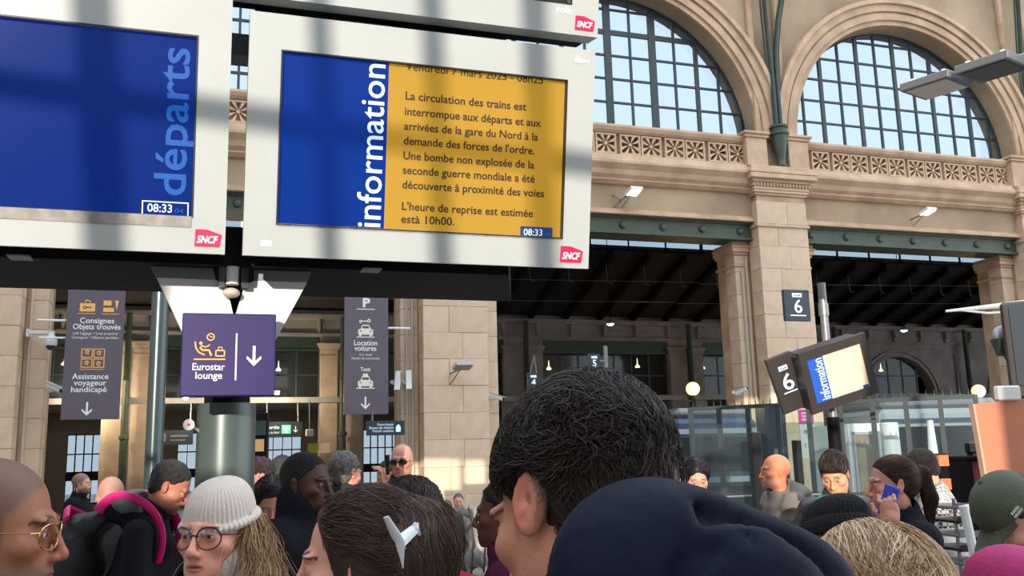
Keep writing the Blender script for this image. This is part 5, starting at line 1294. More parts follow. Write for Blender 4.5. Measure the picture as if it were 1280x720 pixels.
def ball_cap(t, hf, m, logo=None, tilt=0):
    V = []; nu = 48; rows = []
    for i in range(16):
        u = i/15; a = u*math.pi/2; w = np.arange(nu)/nu*2*math.pi; seam = 1-.012*np.exp(-((((w*3/math.pi) % 1)-.5)/.07)**2*.0)-.010*(np.abs(np.sin(w*3)) < .10)
        rows.append(np.stack([(.084*math.cos(a)**.8 if u < 1 else .001)*seam*np.cos(w), (.104*math.cos(a)**.8 if u < 1 else .001)*seam*np.sin(w), np.full(nu, .105*math.sin(a))], -1))
    n = len(rows); i = np.arange(n-1)[:, None]*nu; k = np.arange(nu)[None, :]
    Q = np.stack([i+k, i+(k+1) % nu, i+nu+(k+1) % nu, i+nu+k], -1).reshape(-1, 4)
    Mx = np.array(Matrix.Rotation(R(-8+tilt), 3, 'X')); V = np.concatenate(rows) @ Mx.T+np.array((0, -.010, .040)); np_mesh('cap_crown', hf.out(V), Q, m, t)
    br = MB(); n = 16; v = []; 
    for j in range(2):
        for a_ in range(n+1):
            a = math.pi*(.16+.68*a_/n)
            for r in (0, .5, 1):
                x, y = .083*math.cos(a), .100*math.sin(a); x2, y2 = .078*math.cos(a)*1.0, .100*math.sin(a)+.075*math.sin((a-.16*math.pi)/(.68*math.pi)*math.pi)**.6
                X_, Y_ = x+(x2-x)*r, y+(y2-y)*r; v.append((X_, Y_, .004-.10*(X_*X_)*10*.35-r*.018-j*.004))
    f = []; s = 3*(n+1)
    for a_ in range(n):
        for r in range(2):
            q = (a_*3+r, a_*3+r+1, a_*3+4+r, a_*3+3+r); f.append(q); f.append(tuple(x+s for x in q[::-1]))
        f.append((a_*3+2, a_*3+2+s, a_*3+5+s, a_*3+5))
    V = np.array(v) @ Mx.T+np.array((0, -.010, .040)); V = hf.out(V); br.v = [tuple(p) for p in V]; br.f = f; br.build('cap_brim', m, t, True)
    b = MB(); b.ball((0, 0, 0), .007, 8, 5); o = b.build('cap_button', m, t); o.location = hf.out(np.array((0, 0, .106)) @ Mx.T+np.array((0, -.010, .040)))
    return Mx
def glasses(t, hf, m, round_=True, lensm=None, w=.0245, h=.022, th=.0016, z=-.004, temple=True):
    e = bpy.data.objects.new('glasses', None); C.objects.link(e); e.parent = t; e.matrix_basis = head_empty_M(hf); e.empty_display_size = .02
    b = MB(); n = 28
    for s in (-1, 1):
        pts = [(s*.033+w*math.cos(a), .103-abs(s*.033+w*math.cos(a))**2*5.5, z+h*(math.copysign(abs(math.sin(a))**(1 if round_ else .75), math.sin(a)))) for a in [2*math.pi*k/n for k in range(n+1)]]
        b.tube(pts, th, 6, False)
        if temple: b.tube([(s*(.033+w), .103-(.033+w)**2*5.5, z+.008), (s*.076, .075, z+.008), (s*.081, -.0, z+.008), (s*.080, -.02, z-.012)], th*.9, 6)
    b.tube([(-.011, .101, z+.004), (0, .104, z+.007), (.011, .101, z+.004)], th, 6); b.build('frame', m, e, True)
    for s in (-1, 1):
        b = MB(); v = [(s*.033, .103-.033**2*5.5, z)]+[(s*.033+w*.97*math.cos(a), .103-abs(s*.033+w*math.cos(a))**2*5.5, z+h*.97*math.sin(a)) for a in [2*math.pi*k/20 for k in range(20)]]
        b.add(v, [(0, k+1, (k+1) % 20+1) for k in range(20)]); b.build('lens', lensm or LENS, e, True)
    return e
def simple_hair(nm, c, t=.012, low=-.08, line=-.010, amp=.0045, extra=None, res=.006, freq=105, wide=1.0):
    def f(par, hf):
        pr = hair_shell(hf, t, low, line, wide)+(extra(hf) if extra else [])
        bb = [pbox(p) for p in pr if pbox(p) is not None]; lo = np.min([b[0] for b in bb], 0)+.02; hi = np.max([b[1] for b in bb], 0)-.02
        V, Q = nets(*[axis(lo[i], hi[i], [], res) for i in range(3)], pr, fold(5, amp, freq)); np_mesh('hair', V, Q, shellmat(nm, c), par)
    return f
def combed(nm, c, cols, prims_f, root_f, dir_f, n, steps, ds, rad, res=.005, lift=(-.001, .004), curl=0, seed=2, amp=.0015, under=1.0, surf=True, thin=.25):
    """hair as an under-layer plus many separate strands, one part"""
    def f(par, hf):
        pr = prims_f(hf); bb = [pbox(p) for p in pr if pbox(p) is not None]; lo = np.min([b[0] for b in bb], 0)+.02; hi = np.max([b[1] for b in bb], 0)-.02
        V, Q = nets(*[axis(lo[i], hi[i], [], res) for i in range(3)], pr, fold(5, amp, 60))
        g = np.random.default_rng(seed); roots, fr = root_f(g, n), hf
        P = hf.out(roots); ff = evalf(pr, P); P = P[ff < .03]
        df = lambda P, i: dir_f(hf.to(P), i) @ hf.m.T
        s = strands('s', pr, P, df, steps, ds, rad, cols, par, lift, seed, curl, surf, thin=thin)
        base = (V, Q, np.tile(np.array(c)*under, (len(V), 1))); V, Q, cc = join([base, s]); np_mesh('hair', V, Q, hair_mat(nm), par, cc)
    return f
def cranium_roots(g, n, ymin=-.12, ymax=.09, zmin=-.06):
    d = g.normal(size=(n*2, 3)); d /= np.linalg.norm(d, axis=1, keepdims=True); P = d*np.array((.083, .104, .094))+np.array((0, -.016, .038))
    k = (-.75*P[:, 1]+.66*P[:, 2] > -.006) & (P[:, 2] > zmin) & ~((np.abs(P[:, 0]) > .06) & (np.abs(P[:, 1]+.01) < .03) & (P[:, 2] < .030)); return P[k][:n]

# ================================================================ the crowd
BLK = (.012, .011, .012)
def noface(c): return c
# 1 man in the navy padded jacket, nearest, seen from behind, head bent
def front_hair(par, hf):
    pr = [E((0, -.016, .040), (.081, .101, .092), .01, 0, hf), E((0, -.050, -.025), (.064, .052, .058), .03, 0, hf), HS((0, -.70, .70), -.006, .012, 2, ID)]
    pr = [E((0, -.016, .040), (.081, .102, .093), .01, 0, hf), E((0, -.050, -.030), (.063, .050, .058), .03, 0, hf), HS((0, -.75, .66), -.012, .012, 2, hf), HS((0, 0, 1), -.088, .01, 2, hf), E((.088, -.006, -.002), (.024, .024, .038), .006, 1, hf), E((-.088, -.006, -.002), (.024, .024, .038), .006, 1, hf)]
    lo = hf.o-.16; hi = hf.o+.16; V, Q = nets(*[axis(lo[i], hi[i], [], .0045) for i in range(3)], pr, fold(8, .0035, 95))
    c0 = np.tile(np.array((.020, .014, .012)), (len(V), 1)); g = np.random.default_rng(3)
    L = hf.to(V); low = ss(-L[:, 2], .01, .07)[:, None]; c0 = c0*(1-low)+np.array((.055, .032, .024))*low
    parts = [(V, Q, c0)]
    P = cranium_roots(g, 21000, zmin=-.085); W_ = hf.out(P)
    top = P[:, 2]+g.normal(size=len(P))*.018 > .03
    def dt(P_, i):
        q = hf.to(P_); d = np.stack([q[:, 0]*3+.15, .55+q[:, 1]*0, .25+q[:, 2]*1.5], -1)+.5*np.stack([np.sin(q[:, 1]*55), np.sin(q[:, 0]*60+q[:, 2]*45), np.cos(q[:, 0]*50)], -1); return d @ hf.m.T
    def ds_(P_, i):
        q = hf.to(P_); d = np.stack([q[:, 0]*2, -.25+q[:, 1]*0, -1+q[:, 2]*0], -1)+.3*np.stack([np.sin(q[:, 2]*90), np.sin(q[:, 2]*70), 0*q[:, 0]], -1); return d @ hf.m.T
    cols = [(.022, .017, .016), (.038, .027, .022), (.014, .012, .013), (.085, .062, .050)]
    parts.append(strands('s', pr, W_[top], dt, 5, .0075, .0005, cols, par, (.000, .010), 4, .28, True))
    parts.append(strands('s', pr, W_[~top], ds_, 4, .0055, .0005, [(.022, .014, .012), (.045, .027, .021), (.03, .02, .016)], par, (-.001, .0035), 5, .2, True))
    V, Q, cc = join(parts); np_mesh('hair', V, Q, hair_mat('dark'), par, cc)
person(PX(726, 636, .95), 38, 'man with short dark wavy hair, seen from behind in navy padded jacket, head bent', head=(4, -20, 8), lean=.17, skin=(.56, .30, .22), res=.003,
       coat=(.012, .022, .055), coat_t=.035, crease=.016, hood=True, hoodsize=(.132, .115, .092), hoodw=PX(874, 760, .72), grooves=[([(735, 715), (752, 672), (800, 645), (860, 638), (930, 645), (990, 672), (1040, 715)], .013), ([(700, 700), (715, 660), (750, 628), (810, 610)], .011), ([(850, 720), (880, 690), (940, 680), (1000, 700)], .010)], collar=.05, hair=front_hair, girth=1.0, seed=12, foldamp=.016,
       coatmat=mat('navy_padded_nylon', (.0035, .0065, .022), .65, var=.35, vscale=7, bump=.5, bscale=9, spec=.12), scalp=.5, scalpc=(.10, .06, .05), brows=1)
# 2 man with gold glasses at the left edge
t, hf = person(PX(-8, 664, 1.55), -76, 'man with shaved head, thin gold glasses and greying stubble at the left edge', head=(0, -3, 0), skin=(.30, .14, .085), res=.003, beard=.75, beardc=(.16, .12, .10),
       scalp=.75, scalpc=(.10, .070, .055), coat=(.03, .03, .035), coatname='black_coat', brow=(.05, .035, .03), wide=1.02)
glasses(t, hf, mat('gold_wire', (.75, .45, .18), .25, metal=1), False, w=.025, h=.021, th=.0013, z=-.006)
# 3 woman with knitted beanie and round glasses
CREAM = mat('cream_knit', (.62, .535, .47), .85, bump=.2, bscale=160, sheen=.3)
BLOND = [(.30, .16, .07), (.42, .25, .12), (.22, .11, .05), (.50, .33, .18)]
def locks(side_only=None, cols=BLOND, n=1600, L=.30, r=.0012, y0=-.03, out=.02):
    def f(par, hf):
        g = np.random.default_rng(5); s = np.where(g.random(n) < .5, -1, 1.) if not side_only else np.full(n, float(side_only))
        a = g.uniform(-.9, .55, n); P = np.stack([s*(.068+.014*g.random(n)), y0+.06*a, .02+.03*g.random(n)], -1)
        back = g.random(n) < .3; P[back] = np.stack([g.uniform(-.07, .07, n), -.095-.01*g.random(n), .0*g.random(n)], -1)[back]
        def d(P_, i):
            q = hf.to(P_); sx = np.sign(q[:, 0]); k = .25*math.sin(i*.75); w = np.array((0, 0, -1.0))[None]+0*P_
            return w+np.stack([sx*(.12 if i < 4 else -.02)+k*np.cos(q[:, 1]*40), .12+k*np.sin(q[:, 1]*50), 0*q[:, 0]], -1) @ hf.m.T
        V, Q, c = strands('s', [], hf.out(P), d, 15, L/15, r, cols, par, (0, 0), 6, .25, False, thin=.5); np_mesh('hair', V, Q, hair_mat('blond'), par, c)
    return f
t, hf = person(PX(272, 668, 2.22), 163, 'woman in cream ribbed beanie and round dark glasses with wavy blond hair', head=(4, 3, 0), fem=1, skin=(.72, .41, .32), res=.003, coat=(.60, .53, .49), coatname='cream_scarf_coat', brow=(.16, .10, .06),
       eye=(.06, .08, .07), brows=.5, hair=locks(side_only=-1, n=3000, r=.0010, L=.24, cols=[(.50, .31, .17), (.62, .42, .26), (.38, .22, .11), (.28, .16, .08)]), collar=.07, coat_t=.03, wide=.97, seed=4, foldamp=.01, lips=(.45, .16, .14), beard=0)
knit_beanie(t, hf, CREAM, 48, (.080, .097), .112, -17, .026, .012, .020, 'ribbed_beanie')
glasses(t, hf, mat('dark_tortoise', (.025, .012, .012), .25), True, w=.0265, h=.0255, th=.0017, z=-.006)
# 4 black man, profile to the right
person(PX(384, 606, 3.6), -112, 'man with short black hair and dark navy overcoat looking right, beside the pole', head=(0, 0, 0), skin=(.060, .026, .018), lips=(.09, .035, .03), brow=(.008, .006, .006), res=.005,
       coat=(.008, .009, .018), coatname='navy_overcoat', collar=.08, coat_t=.035, hair=simple_hair('black_crop', (.006, .005, .006), .005, -.030, -.008, .0008, res=.004), eye=(.02, .01, .008), sclere=.22)
# 5 woman with brown hair and white claw clip
BROWN = [(.062, .036, .028), (.085, .050, .038), (.045, .026, .021), (.13, .078, .055)]
def clip_hair(par, hf):
    pr = [E((0, -.020, .040), (.086, .106, .094), .01, 0, hf), E((0, -.065, -.02), (.075, .075, .085), .05, 0, hf), K((0, -.085, .0), (0, -.125, -.16), .072, .055, .05, 0, hf), E((0, -.135, .035), (.045, .05, .06), .04, 0, hf), E((0, .0, -.06), (.082, .045, .10), .04, 0, hf),
          E((0, .122, -.01), (.120, .088, .108), .015, 1, hf)]
    lo = hf.out((0, -.05, -.05))-.24; hi = hf.out((0, -.05, -.05))+.24; V, Q = nets(*[axis(lo[i], hi[i], [], .006) for i in range(3)], pr)
    g = np.random.default_rng(9); P = cranium_roots(g, 4200, zmin=-.05); P = P[P[:, 1] < .060]
    def d(P_, i):
        q = hf.to(P_); back = np.array((0, -.135, .02)); w = back-q; w /= np.linalg.norm(w, axis=1, keepdims=True)+1e-6
        dn = ss(-(q[:, 1]+.05), 0, .05)[:, None]; return (w*(1-dn)+np.array((0, -.15, -1.0))*dn+.1*np.sin(q[:, [2, 0, 1]]*70)) @ hf.m.T
    a = strands('s', pr, hf.out(P), d, 22, .012, .0009, BROWN, par, (-.001, .004), 9, .05)
    V, Q, c = join([(V, Q, np.tile(np.array((.050, .029, .022)), (len(V), 1))), a]); np_mesh('hair', V, Q, hair_mat('brown'), par, c)
t, hf = person(PX(449, 704, 1.62), 93, 'woman in profile with brown hair held by white claw clip', head=(0, -2, 0), fem=1, skin=(.66, .40, .32), res=.0035, coat=(.015, .022, .05), coatname='blue_fair_isle', collar=.03, hair=clip_hair, brow=(.06, .035, .025), lips=(.55, .22, .20))
b = MB(); M = Matrix.Translation((-.090, -.078, .040)) @ Matrix.Rotation(R(-62), 4, 'Z')
def clipbar(p, q, r): b.tube([tuple(M @ Vector(p)), tuple(M @ Vector(q))], r, 8, True, .45)
for p, q, r in (((-.022, 0, .042), (.0, 0, .0), [.007, .014]), ((.0, 0, .0), (.030, 0, .018), [.015, .010]), ((.0, 0, .0), (.002, 0, -.044), [.014, .006]), ((.030, 0, .018), (.033, 0, .028), [.010, .006]), ((.030, 0, .018), (.036, 0, .006), [.010, .006]), ((.010, 0, -.008), (.028, 0, -.016), [.008, .004])): clipbar(p, q, r)
o = b.build('claw_clip', mat('white_acetate', (.8, .82, .86), .3), t, True); o.matrix_basis = head_empty_M(hf); o['label'] = 'white four-armed claw clip'
# 6 man with the pink-strapped backpack
hp = PX(213, 609, 4.7)
t, hf = person(hp, -84, 'man with greying dark hair bending over phone, pink-strapped backpack on his back', head=(0, -30, 0), lean=.30, skin=(.46, .235, .16), res=.006, beard=.8, beardc=(.06, .05, .045), coat=(.016, .018, .022), coatname='charcoal_jacket',
       hood=True, hoodoff=(0, -.20, -.10), hoodsize=(.14, .13, .08), collar=.05, hair=simple_hair('greying', (.045, .042, .042), .010, -.07, -.002, .002), arms={'R': ((.25, .22, 1.14), (.10, .40, 1.30)), 'L': ((-.25, .22, 1.14), (-.08, .38, 1.24))},
       hands={'R': ((0, .03, .02), (0, -20, 0), .9, -1)}, trousers=(.03, .035, .05))
b = MB(); b.box(-.035, .035, -.008, 0, -.07, .07, .004); o = b.build('phone', BLACKP); o.matrix_world = t.matrix_basis @ Matrix.Translation((.07, .45, 1.40)) @ Matrix.Rotation(R(-30), 4, 'X'); tag(o, 'black phone held up by the man with the pink-strapped backpack', 'phone')
bp = empty('backpack', t.location, t.rotation_euler.z, 'dark backpack with vivid pink shoulder straps worn by the bending man', 'backpack')
PINK = mat('pink_webbing', (.75, .012, .22), .6); BPK = mat('backpack_black', (.012, .013, .018), .6, bump=.3, bscale=60)
hc_ = hf.o; V, Q = nets(*[axis(c-.24, c+.2, [], .01) for c in (hc_+np.array((0, -.18, -.10)))], [E(hc_+np.array((0, -.185, -.085)), (.15, .12, .075), .03), E(hc_+np.array((0, -.09, -.07)), (.10, .07, .06), .03, 1)], fold(4, .010, 24)); np_mesh('hood', V, Q, mat('grey_hood_cloth', (.10, .105, .115), .85, bump=.3, bscale=60), t)
hz = hp.z; V, Q = nets(axis(-.24, .24, [], .014), axis(-.5, .25, [], .014), axis(.7, 1.7, [], .014), [E((0, -.13, 1.27), (.165, .12, .25), .05), E((0, -.20, 1.18), (.13, .09, .15), .03), K((-.1, -.05, 1.47), (.1, -.05, 1.47), .06, .06, .04), K((-.08, .0, 1.50), (.08, .0, 1.50), .035, .035, .03)], fold(6, .006, 18))
np_mesh('pack_body', V, Q, BPK, bp)
for s in (-1, 1):
    pts = [(s*.10, -.02, 1.50), (s*.115, .06, 1.565), (s*.125, .16, 1.555), (s*.135, .25, 1.49), (s*.145, .30, 1.38), (s*.15, .28, 1.24), (s*.16, .18, 1.08), (s*.17, .04, .98)]
    pts = smooth_path(pts); b = MB(); b.tube([(x+s*.012, y+.01, z+.03) for x, y, z in pts], .034, 8, True, .35); b.build('shoulder_strap', PINK, bp, True)
    b = MB(); b.tube([(x+s*.012, y+.014, z+.042) for x, y, z in pts], .015, 8, True, .35); b.build('strap_pad', BPK, bp, True)
b = MB(); b.tube([(-.12, -.16, 1.50), (0, -.20, 1.545), (.12, -.16, 1.50)], .022, 8, True, .4); b.build('pink_trim', PINK, bp, True)
# 7 bald man in sunglasses, on the phone
hp = PX(502, 577, 6.5)
t, hf = person(hp, 172, 'bald man in sunglasses holding phone to ear before the pale pier', head=(0, 0, 0), skin=(.52, .30, .22), res=.008, coat=(.055, .055, .06), coatname='grey_leather', girth=1.1, collar=.02,
       arms={'R': ((.27, .04, hp.z-.46), (.12, .09, hp.z-.17))}, hands={'R': ((-.01, -.005, .02), (95, 5, 10), .6, -1)}, coatmat=mat('grey_worn_leather', (.12, .115, .11), .6, var=.6, vscale=5), scalp=0)
glasses(t, hf, BLACKP, False, mat('sunglass_lens', (.01, .01, .012), .1), w=.027, h=.017, th=.002)
b = MB(); b.box(-.006, .006, -.035, .035, -.07, .07, .003); o = b.build('phone', BLACKP); o.matrix_world = t.matrix_basis @ Matrix.Translation((.095, .02, hp.z-.02)); tag(o, 'dark phone at the ear of the bald man in sunglasses', 'phone')
# others behind and between : straightforward
def longhair(nm, cols, L=.16, n=900, w=.088, amp=.0, cap=None, y=.104, res=.008, rad=.0015, face=(.105, .072, .115)):
    def f(par, hf):
        pr = [E((0, -.020, .040), (w, y, .094), .01, 0, hf), K((0, -.055, -.01), (0, -.065, -L), .078, .085, .05, 0, hf), E((0, .105, -.03), (.115, face[1], face[2]), .015, 1, hf)]
        c = hf.out((0, -.05, -.06)); V, Q = nets(*[axis(c[i]-.26, c[i]+.24, [], res) for i in range(3)], pr, fold(4, .003, 50))
        g = np.random.default_rng(9); P = cranium_roots(g, n, zmin=-.03)
        def d(P_, i):
            q = hf.to(P_); d_ = np.stack([np.sign(q[:, 0])*.5*ss(q[:, 2], .02, .11), -.5*ss(q[:, 2], .0, .1)-.1, -.25-.9*ss(-q[:, 2], -.09, .02)], -1)+.12*np.sin(q[:, [2, 0, 1]]*45); return d_ @ hf.m.T
        a = strands('s', pr, hf.out(P), d, 18, .016, rad, cols, par, (-.001, .006), 9, .06)
        V, Q, cc = join([(V, Q, np.tile(np.array(cols[0]), (len(V), 1))), a]); np_mesh('hair', V, Q, hair_mat(nm), par, cc)
    return f
# 8 woman in red coat, dark bob, behind the claw clip
person(PX(519, 652, 2.75), -25, 'woman in red coat with dark brown hair behind the claw-clip woman', fem=1, res=.006, coat=(.34, .012, .025), coatname='red_coat', hair=longhair('dark', [(.020, .012, .010), (.03, .018, .014)], .10), coat_t=.025, skin=(.6, .36, .28))
# 9 capped man facing us
t, hf = person(PX(352, 592, 7.2), 178, 'man in dark peaked cap facing the camera behind the navy overcoat', skin=(.42, .24, .18), res=.009, coat=(.03, .03, .035), coatname='dark_coat', beard=.3); ball_cap(t, hf, mat('dark_cap', (.03, .028, .027), .8))
# 10 dark haired head with pale collar behind beanie
person(PX(338, 628, 4.9), 200, 'person with glossy dark hair looking down behind the cream beanie', head=(0, -30, 0), res=.008, coat=(.02, .02, .022), coatname='black_parka', hair=longhair('dark', [(.014, .012, .012), (.05, .045, .042)], .06), skin=(.55, .33, .25))
person(PX(320, 597, 6.0), 130, 'pink-faced person half hidden behind the right edge of the thick pole', res=.009, coat=(.03, .025, .03), hair=simple_hair('dim_brown', (.06, .035, .03), res=.009), skin=(.6, .34, .28))
# 11 grey haired head
person(PX(432, 592, 5.6), -35, 'person with short silver-grey hair right of the man in navy overcoat', head=(0, -6, 0), res=.008, coat=(.05, .05, .055), coatname='slate_coat', hair=simple_hair('silver', (.22, .20, .18), .014, -.07, -.01, .004, res=.007), skin=(.62, .34, .26))
# 12 seated pair far behind
person(PX(558, 637, 12.9), 175, 'tiny far seated person in pale clothes, left of a pair', res=.012, sit=True, skin=(.6, .4, .3), coat=(.5, .5, .5), coatname='pale_top', hair=simple_hair('sandy', (.25, .15, .08), res=.012))
person(PX(573, 627, 14.6), 185, 'tiny far person with cropped grey hair, right of a seated pair', res=.012, sit=True, skin=(.6, .36, .26), coat=(.45, .46, .48), coatname='pale_top', hair=simple_hair('grey_crop', (.18, .16, .15), .008, res=.012))
# 14 maroon coat
person(PX(630, 642, 3.3), 80, 'person in dark magenta coat mostly hidden by the dark wavy hair', res=.007, coat=(.085, .008, .045), coatname='plum_coat', skin=(.10, .045, .035), hair=simple_hair('black_b', BLK, .012, res=.008), lips=(.12, .04, .04))
person(PX(690, 660, 2.2), 65, 'person in white jacket whose head is hidden behind the man in navy', res=.008, coat=(.62, .64, .66), coatname='white_jacket', hair=simple_hair('brown_c', (.05, .03, .02), res=.008), coat_t=.03)
# 16-17
person(PX(871, 597, 6.4), 178, 'person with straight dark fringe and head bowed, between navy jacket and glass', head=(0, -22, 0), res=.008, coat=(.03, .03, .04), coatname='night_coat', skin=(.6, .38, .3), hair=longhair('blackfringe', [(.012, .010, .012), (.03, .022, .022)], .05, 500, face=(.1, .060, .10)))
person(PX(846, 592, 7.8), 170, 'pink-faced man just left of the dark-fringed person', res=.01, coat=(.03, .03, .03), skin=(.6, .33, .26), hair=simple_hair('dim', (.05, .04, .04), res=.01), beard=.3)
# 18 bald man in grey coat
person(PX(969, 590, 6.4), 97, 'bald sunlit man in taupe padded coat facing left', head=(0, 4, 0), skin=(.58, .25, .14), res=.007, coat=(.20, .175, .15), coatname='taupe_padded', collar=.05, coat_t=.035, hood=True, hoodoff=(0, -.13, -.15), girth=1.1, quilt=.01, beard=.35, beardc=(.4, .35, .3))
# 19 man with green scarf
def fringe(par, hf):
    pr = hair_shell(hf, .009, -.04, -.018, 1.0)+[E((0, .062, .072), (.055, .032, .022), .02, 0, hf)]
    V, Q = nets(*[axis(hf.o[i]-.15, hf.o[i]+.16, [], .006) for i in range(3)], pr, fold(4, .003, 60)); g = np.random.default_rng(2); P = cranium_roots(g, 1200, zmin=-.03)
    def d(P_, i): q = hf.to(P_); return (np.stack([q[:, 0]*6, .9*ss(q[:, 1], -.06, .02)-.1, -.6-.5*ss(-q[:, 2], -.08, 0)], -1)+.2*np.sin(q[:, [1, 2, 0]]*60)) @ hf.m.T
    a = strands('s', pr, hf.out(P), d, 8, .013, .0014, [(.012, .010, .012), (.03, .02, .018), (.10, .06, .04)], par, (0, .006), 3, .15)
    V, Q, c = join([(V, Q, np.tile(np.array((.012, .010, .011)), (len(V), 1))), a]); np_mesh('hair', V, Q, hair_mat('fringe'), par, c)
hp = PX(1043, 592, 5.5)
t, hf = person(hp, 150, 'young man with dark fringe looking down, bright green scarf round his neck', head=(0, -28, 0), lean=.08, skin=(.68, .40, .26), res=.006, coat=(.015, .016, .018), coatname='black_leather', hair=fringe, collar=.02, coatmat=mat('black_leather', (.015, .016, .018), .35, bump=.3, bscale=30),
       arms={'R': ((.25, .12, 1.12), (.10, .34, 1.18)), 'L': ((-.25, .12, 1.12), (-.08, .34, 1.16))})
SC = mat('green_scarf', (.02, .30, .16), .8, bump=.4, bscale=50); b = MB()
z = hp.z-.17; b.tube([(.10*math.cos(a), .04+.095*math.sin(a), z+.02*math.sin(a)-.01) for a in [2*math.pi*k/20 for k in range(21)]], .040, 10, True, 1.2)
b.tube([(.05, .13, z), (.055, .185, z-.12), (.06, .19, z-.34)], .038, 8, True, .4); b.tube([(-.05, .13, z), (-.06, .185, z-.12), (-.065, .19, z-.30)], .038, 8, True, .4); o = b.build('scarf', SC, t, True)
# 20 black knitted hat seen from behind
t, hf = person(PX(1045, 682, 2.45), 15, 'person in black knitted beanie seen from behind, above the blond head', head=(0, -8, 6), res=.006, coat=(.015, .015, .018), coatname='black_coat_b', hair=simple_hair('ash', (.05, .035, .03), .001, -.085, .0, .001, res=.007), skin=(.5, .3, .22))
knit_beanie(t, hf, mat('black_knit', (.008, .008, .009), .95, bump=.8, bscale=160), 50, (.084, .104), .118, -10, .012, .02, .045, 'black_beanie')
# 21 woman on the blue phone
def pony(par, hf):
    pr = [E((0, -.018, .038), (.080, .100, .090), .01, 0, hf), E((0, -.055, .0), (.062, .055, .06), .03, 0, hf), HS((0, -.75, .66), -.010, .012, 2, hf), K((0, -.105, .050), (0, -.135, .045), .022, .030, .02, 0, hf), K((0, -.135, .045), (0, -.158, -.06), .030, .030, .02, 0, hf), K((0, -.158, -.06), (0, -.145, -.17), .030, .014, .02, 0, hf)]
    c = hf.out((0, -.05, -.03)); V, Q = nets(*[axis(c[i]-.22, c[i]+.22, [], .006) for i in range(3)], pr); g = np.random.default_rng(2); P = cranium_roots(g, 1500, zmin=-.06)
    def d(P_, i):
        q = hf.to(P_); w = np.array((0, -.125, .05))-q; w /= np.linalg.norm(w, axis=1, keepdims=True); dn = ss(-(q[:, 1]+.10), 0, .02)[:, None]; return (w*(1-dn)+np.array((0, -.15, -1.0))*dn) @ hf.m.T
    a = strands('s', pr, hf.out(P), d, 18, .014, .0012, [(.05, .028, .022), (.09, .05, .036), (.03, .018, .015)], par, (-.001, .003), 3, .05)
    V, Q, cc = join([(V, Q, np.tile(np.array((.045, .026, .02)), (len(V), 1))), a]); np_mesh('hair', V, Q, hair_mat('pony'), par, cc)
hp = PX(1115, 606, 4.0)
t, hf = person(hp, 88, 'woman with brown ponytail holding blue phone to her ear', head=(0, 0, 0), fem=1, skin=(.55, .32, .26), res=.005, coat=(.012, .014, .022), coatname='dark_track_jacket', hair=pony, collar=.04, lips=(.45, .16, .15),
       arms={'L': ((-.24, .16, hp.z-.46), (-.128, .060, hp.z-.175))}, hands={'L': ((.0, .0, .03), (70, 2, 8), .75, 1)})
b = MB(); b.box(-.0045, .0045, -.033, .033, -.068, .064, .004); b.box(-.0065, -.004, -.029, -.008, .028, .058, .002); o = b.build('phone', mat('blue_phone', (.03, .06, .50), .25)); o.matrix_world = t.matrix_basis @ Matrix.Translation((-.112, .058, hp.z-.060)) @ Matrix.Rotation(R(20), 4, 'X'); tag(o, 'bright blue phone at the ear of the ponytailed woman', 'phone')
# 22 patterned sweater
hp = PX(1152, 587, 6.2)
SW = bpy.data.materials.new('patterned_knit'); SW.use_nodes = True; nt_ = SW.node_tree; bs = nt_.nodes['Principled BSDF']; bs.inputs['Roughness'].default_value = .9
tcn = nt_.nodes.new('ShaderNodeTexCoord'); sp_ = nt_.nodes.new('ShaderNodeSeparateXYZ'); rp_ = nt_.nodes.new('ShaderNodeValToRGB'); mr = nt_.nodes.new('ShaderNodeMapRange'); ck = nt_.nodes.new('ShaderNodeTexChecker'); ck.inputs['Scale'].default_value = 42; ck.inputs[1].default_value = (.55, .50, .45, 1); ck.inputs[2].default_value = (.03, .03, .04, 1)
mr.inputs[1].default_value = hp.z-.44; mr.inputs[2].default_value = hp.z-.18; nt_.links.new(tcn.outputs['Object'], sp_.inputs[0]); nt_.links.new(sp_.outputs['Z'], mr.inputs[0]); nt_.links.new(mr.outputs[0], rp_.inputs[0])
cr2 = rp_.color_ramp; cr2.interpolation = 'CONSTANT'; cr2.elements[0].color = (0, 0, 0, 1); cr2.elements[1].position = .30; cr2.elements[1].color = (1, 1, 1, 1); e_ = cr2.elements.new(.52); e_.color = (.25, .25, .25, 1); e_ = cr2.elements.new(.60); e_.color = (1, 1, 1, 1); e_ = cr2.elements.new(.78); e_.color = (.6, .6, .6, 1)
mxn = nt_.nodes.new('ShaderNodeMix'); mxn.data_type = 'RGBA'; mxn.inputs[6].default_value = (.60, .55, .50, 1); nt_.links.new(tcn.outputs['Object'], ck.inputs[0]); nt_.links.new(ck.outputs[0], mxn.inputs[7]); nt_.links.new(rp_.outputs[0], mxn.inputs[0]); nt_.links.new(mxn.outputs[2], bs.inputs['Base Color'])
person(hp, 60, 'dark haired man in white sweater with black patterned yoke', head=(10, -25, 0), lean=.17, skin=(.6, .36, .28), res=.009, coatmat=SW, collar=.02, hair=simple_hair('dark_b', (.02, .012, .012), .012, res=.009), coat_t=.03)
# 23 blond head at the bottom
person(PX(1092, 762, 1.42), 18, 'person with streaked ash-blond hair seen from behind at the bottom', fem=1, res=.006, coat=(.05, .05, .06), coatname='slate_coat_b', hair=longhair('blond', [(.40, .25, .14), (.55, .37, .22), (.26, .15, .08), (.72, .54, .36)], .16, 6500, .098, y=.112, res=.006, rad=.0009), skin=(.6, .4, .3))
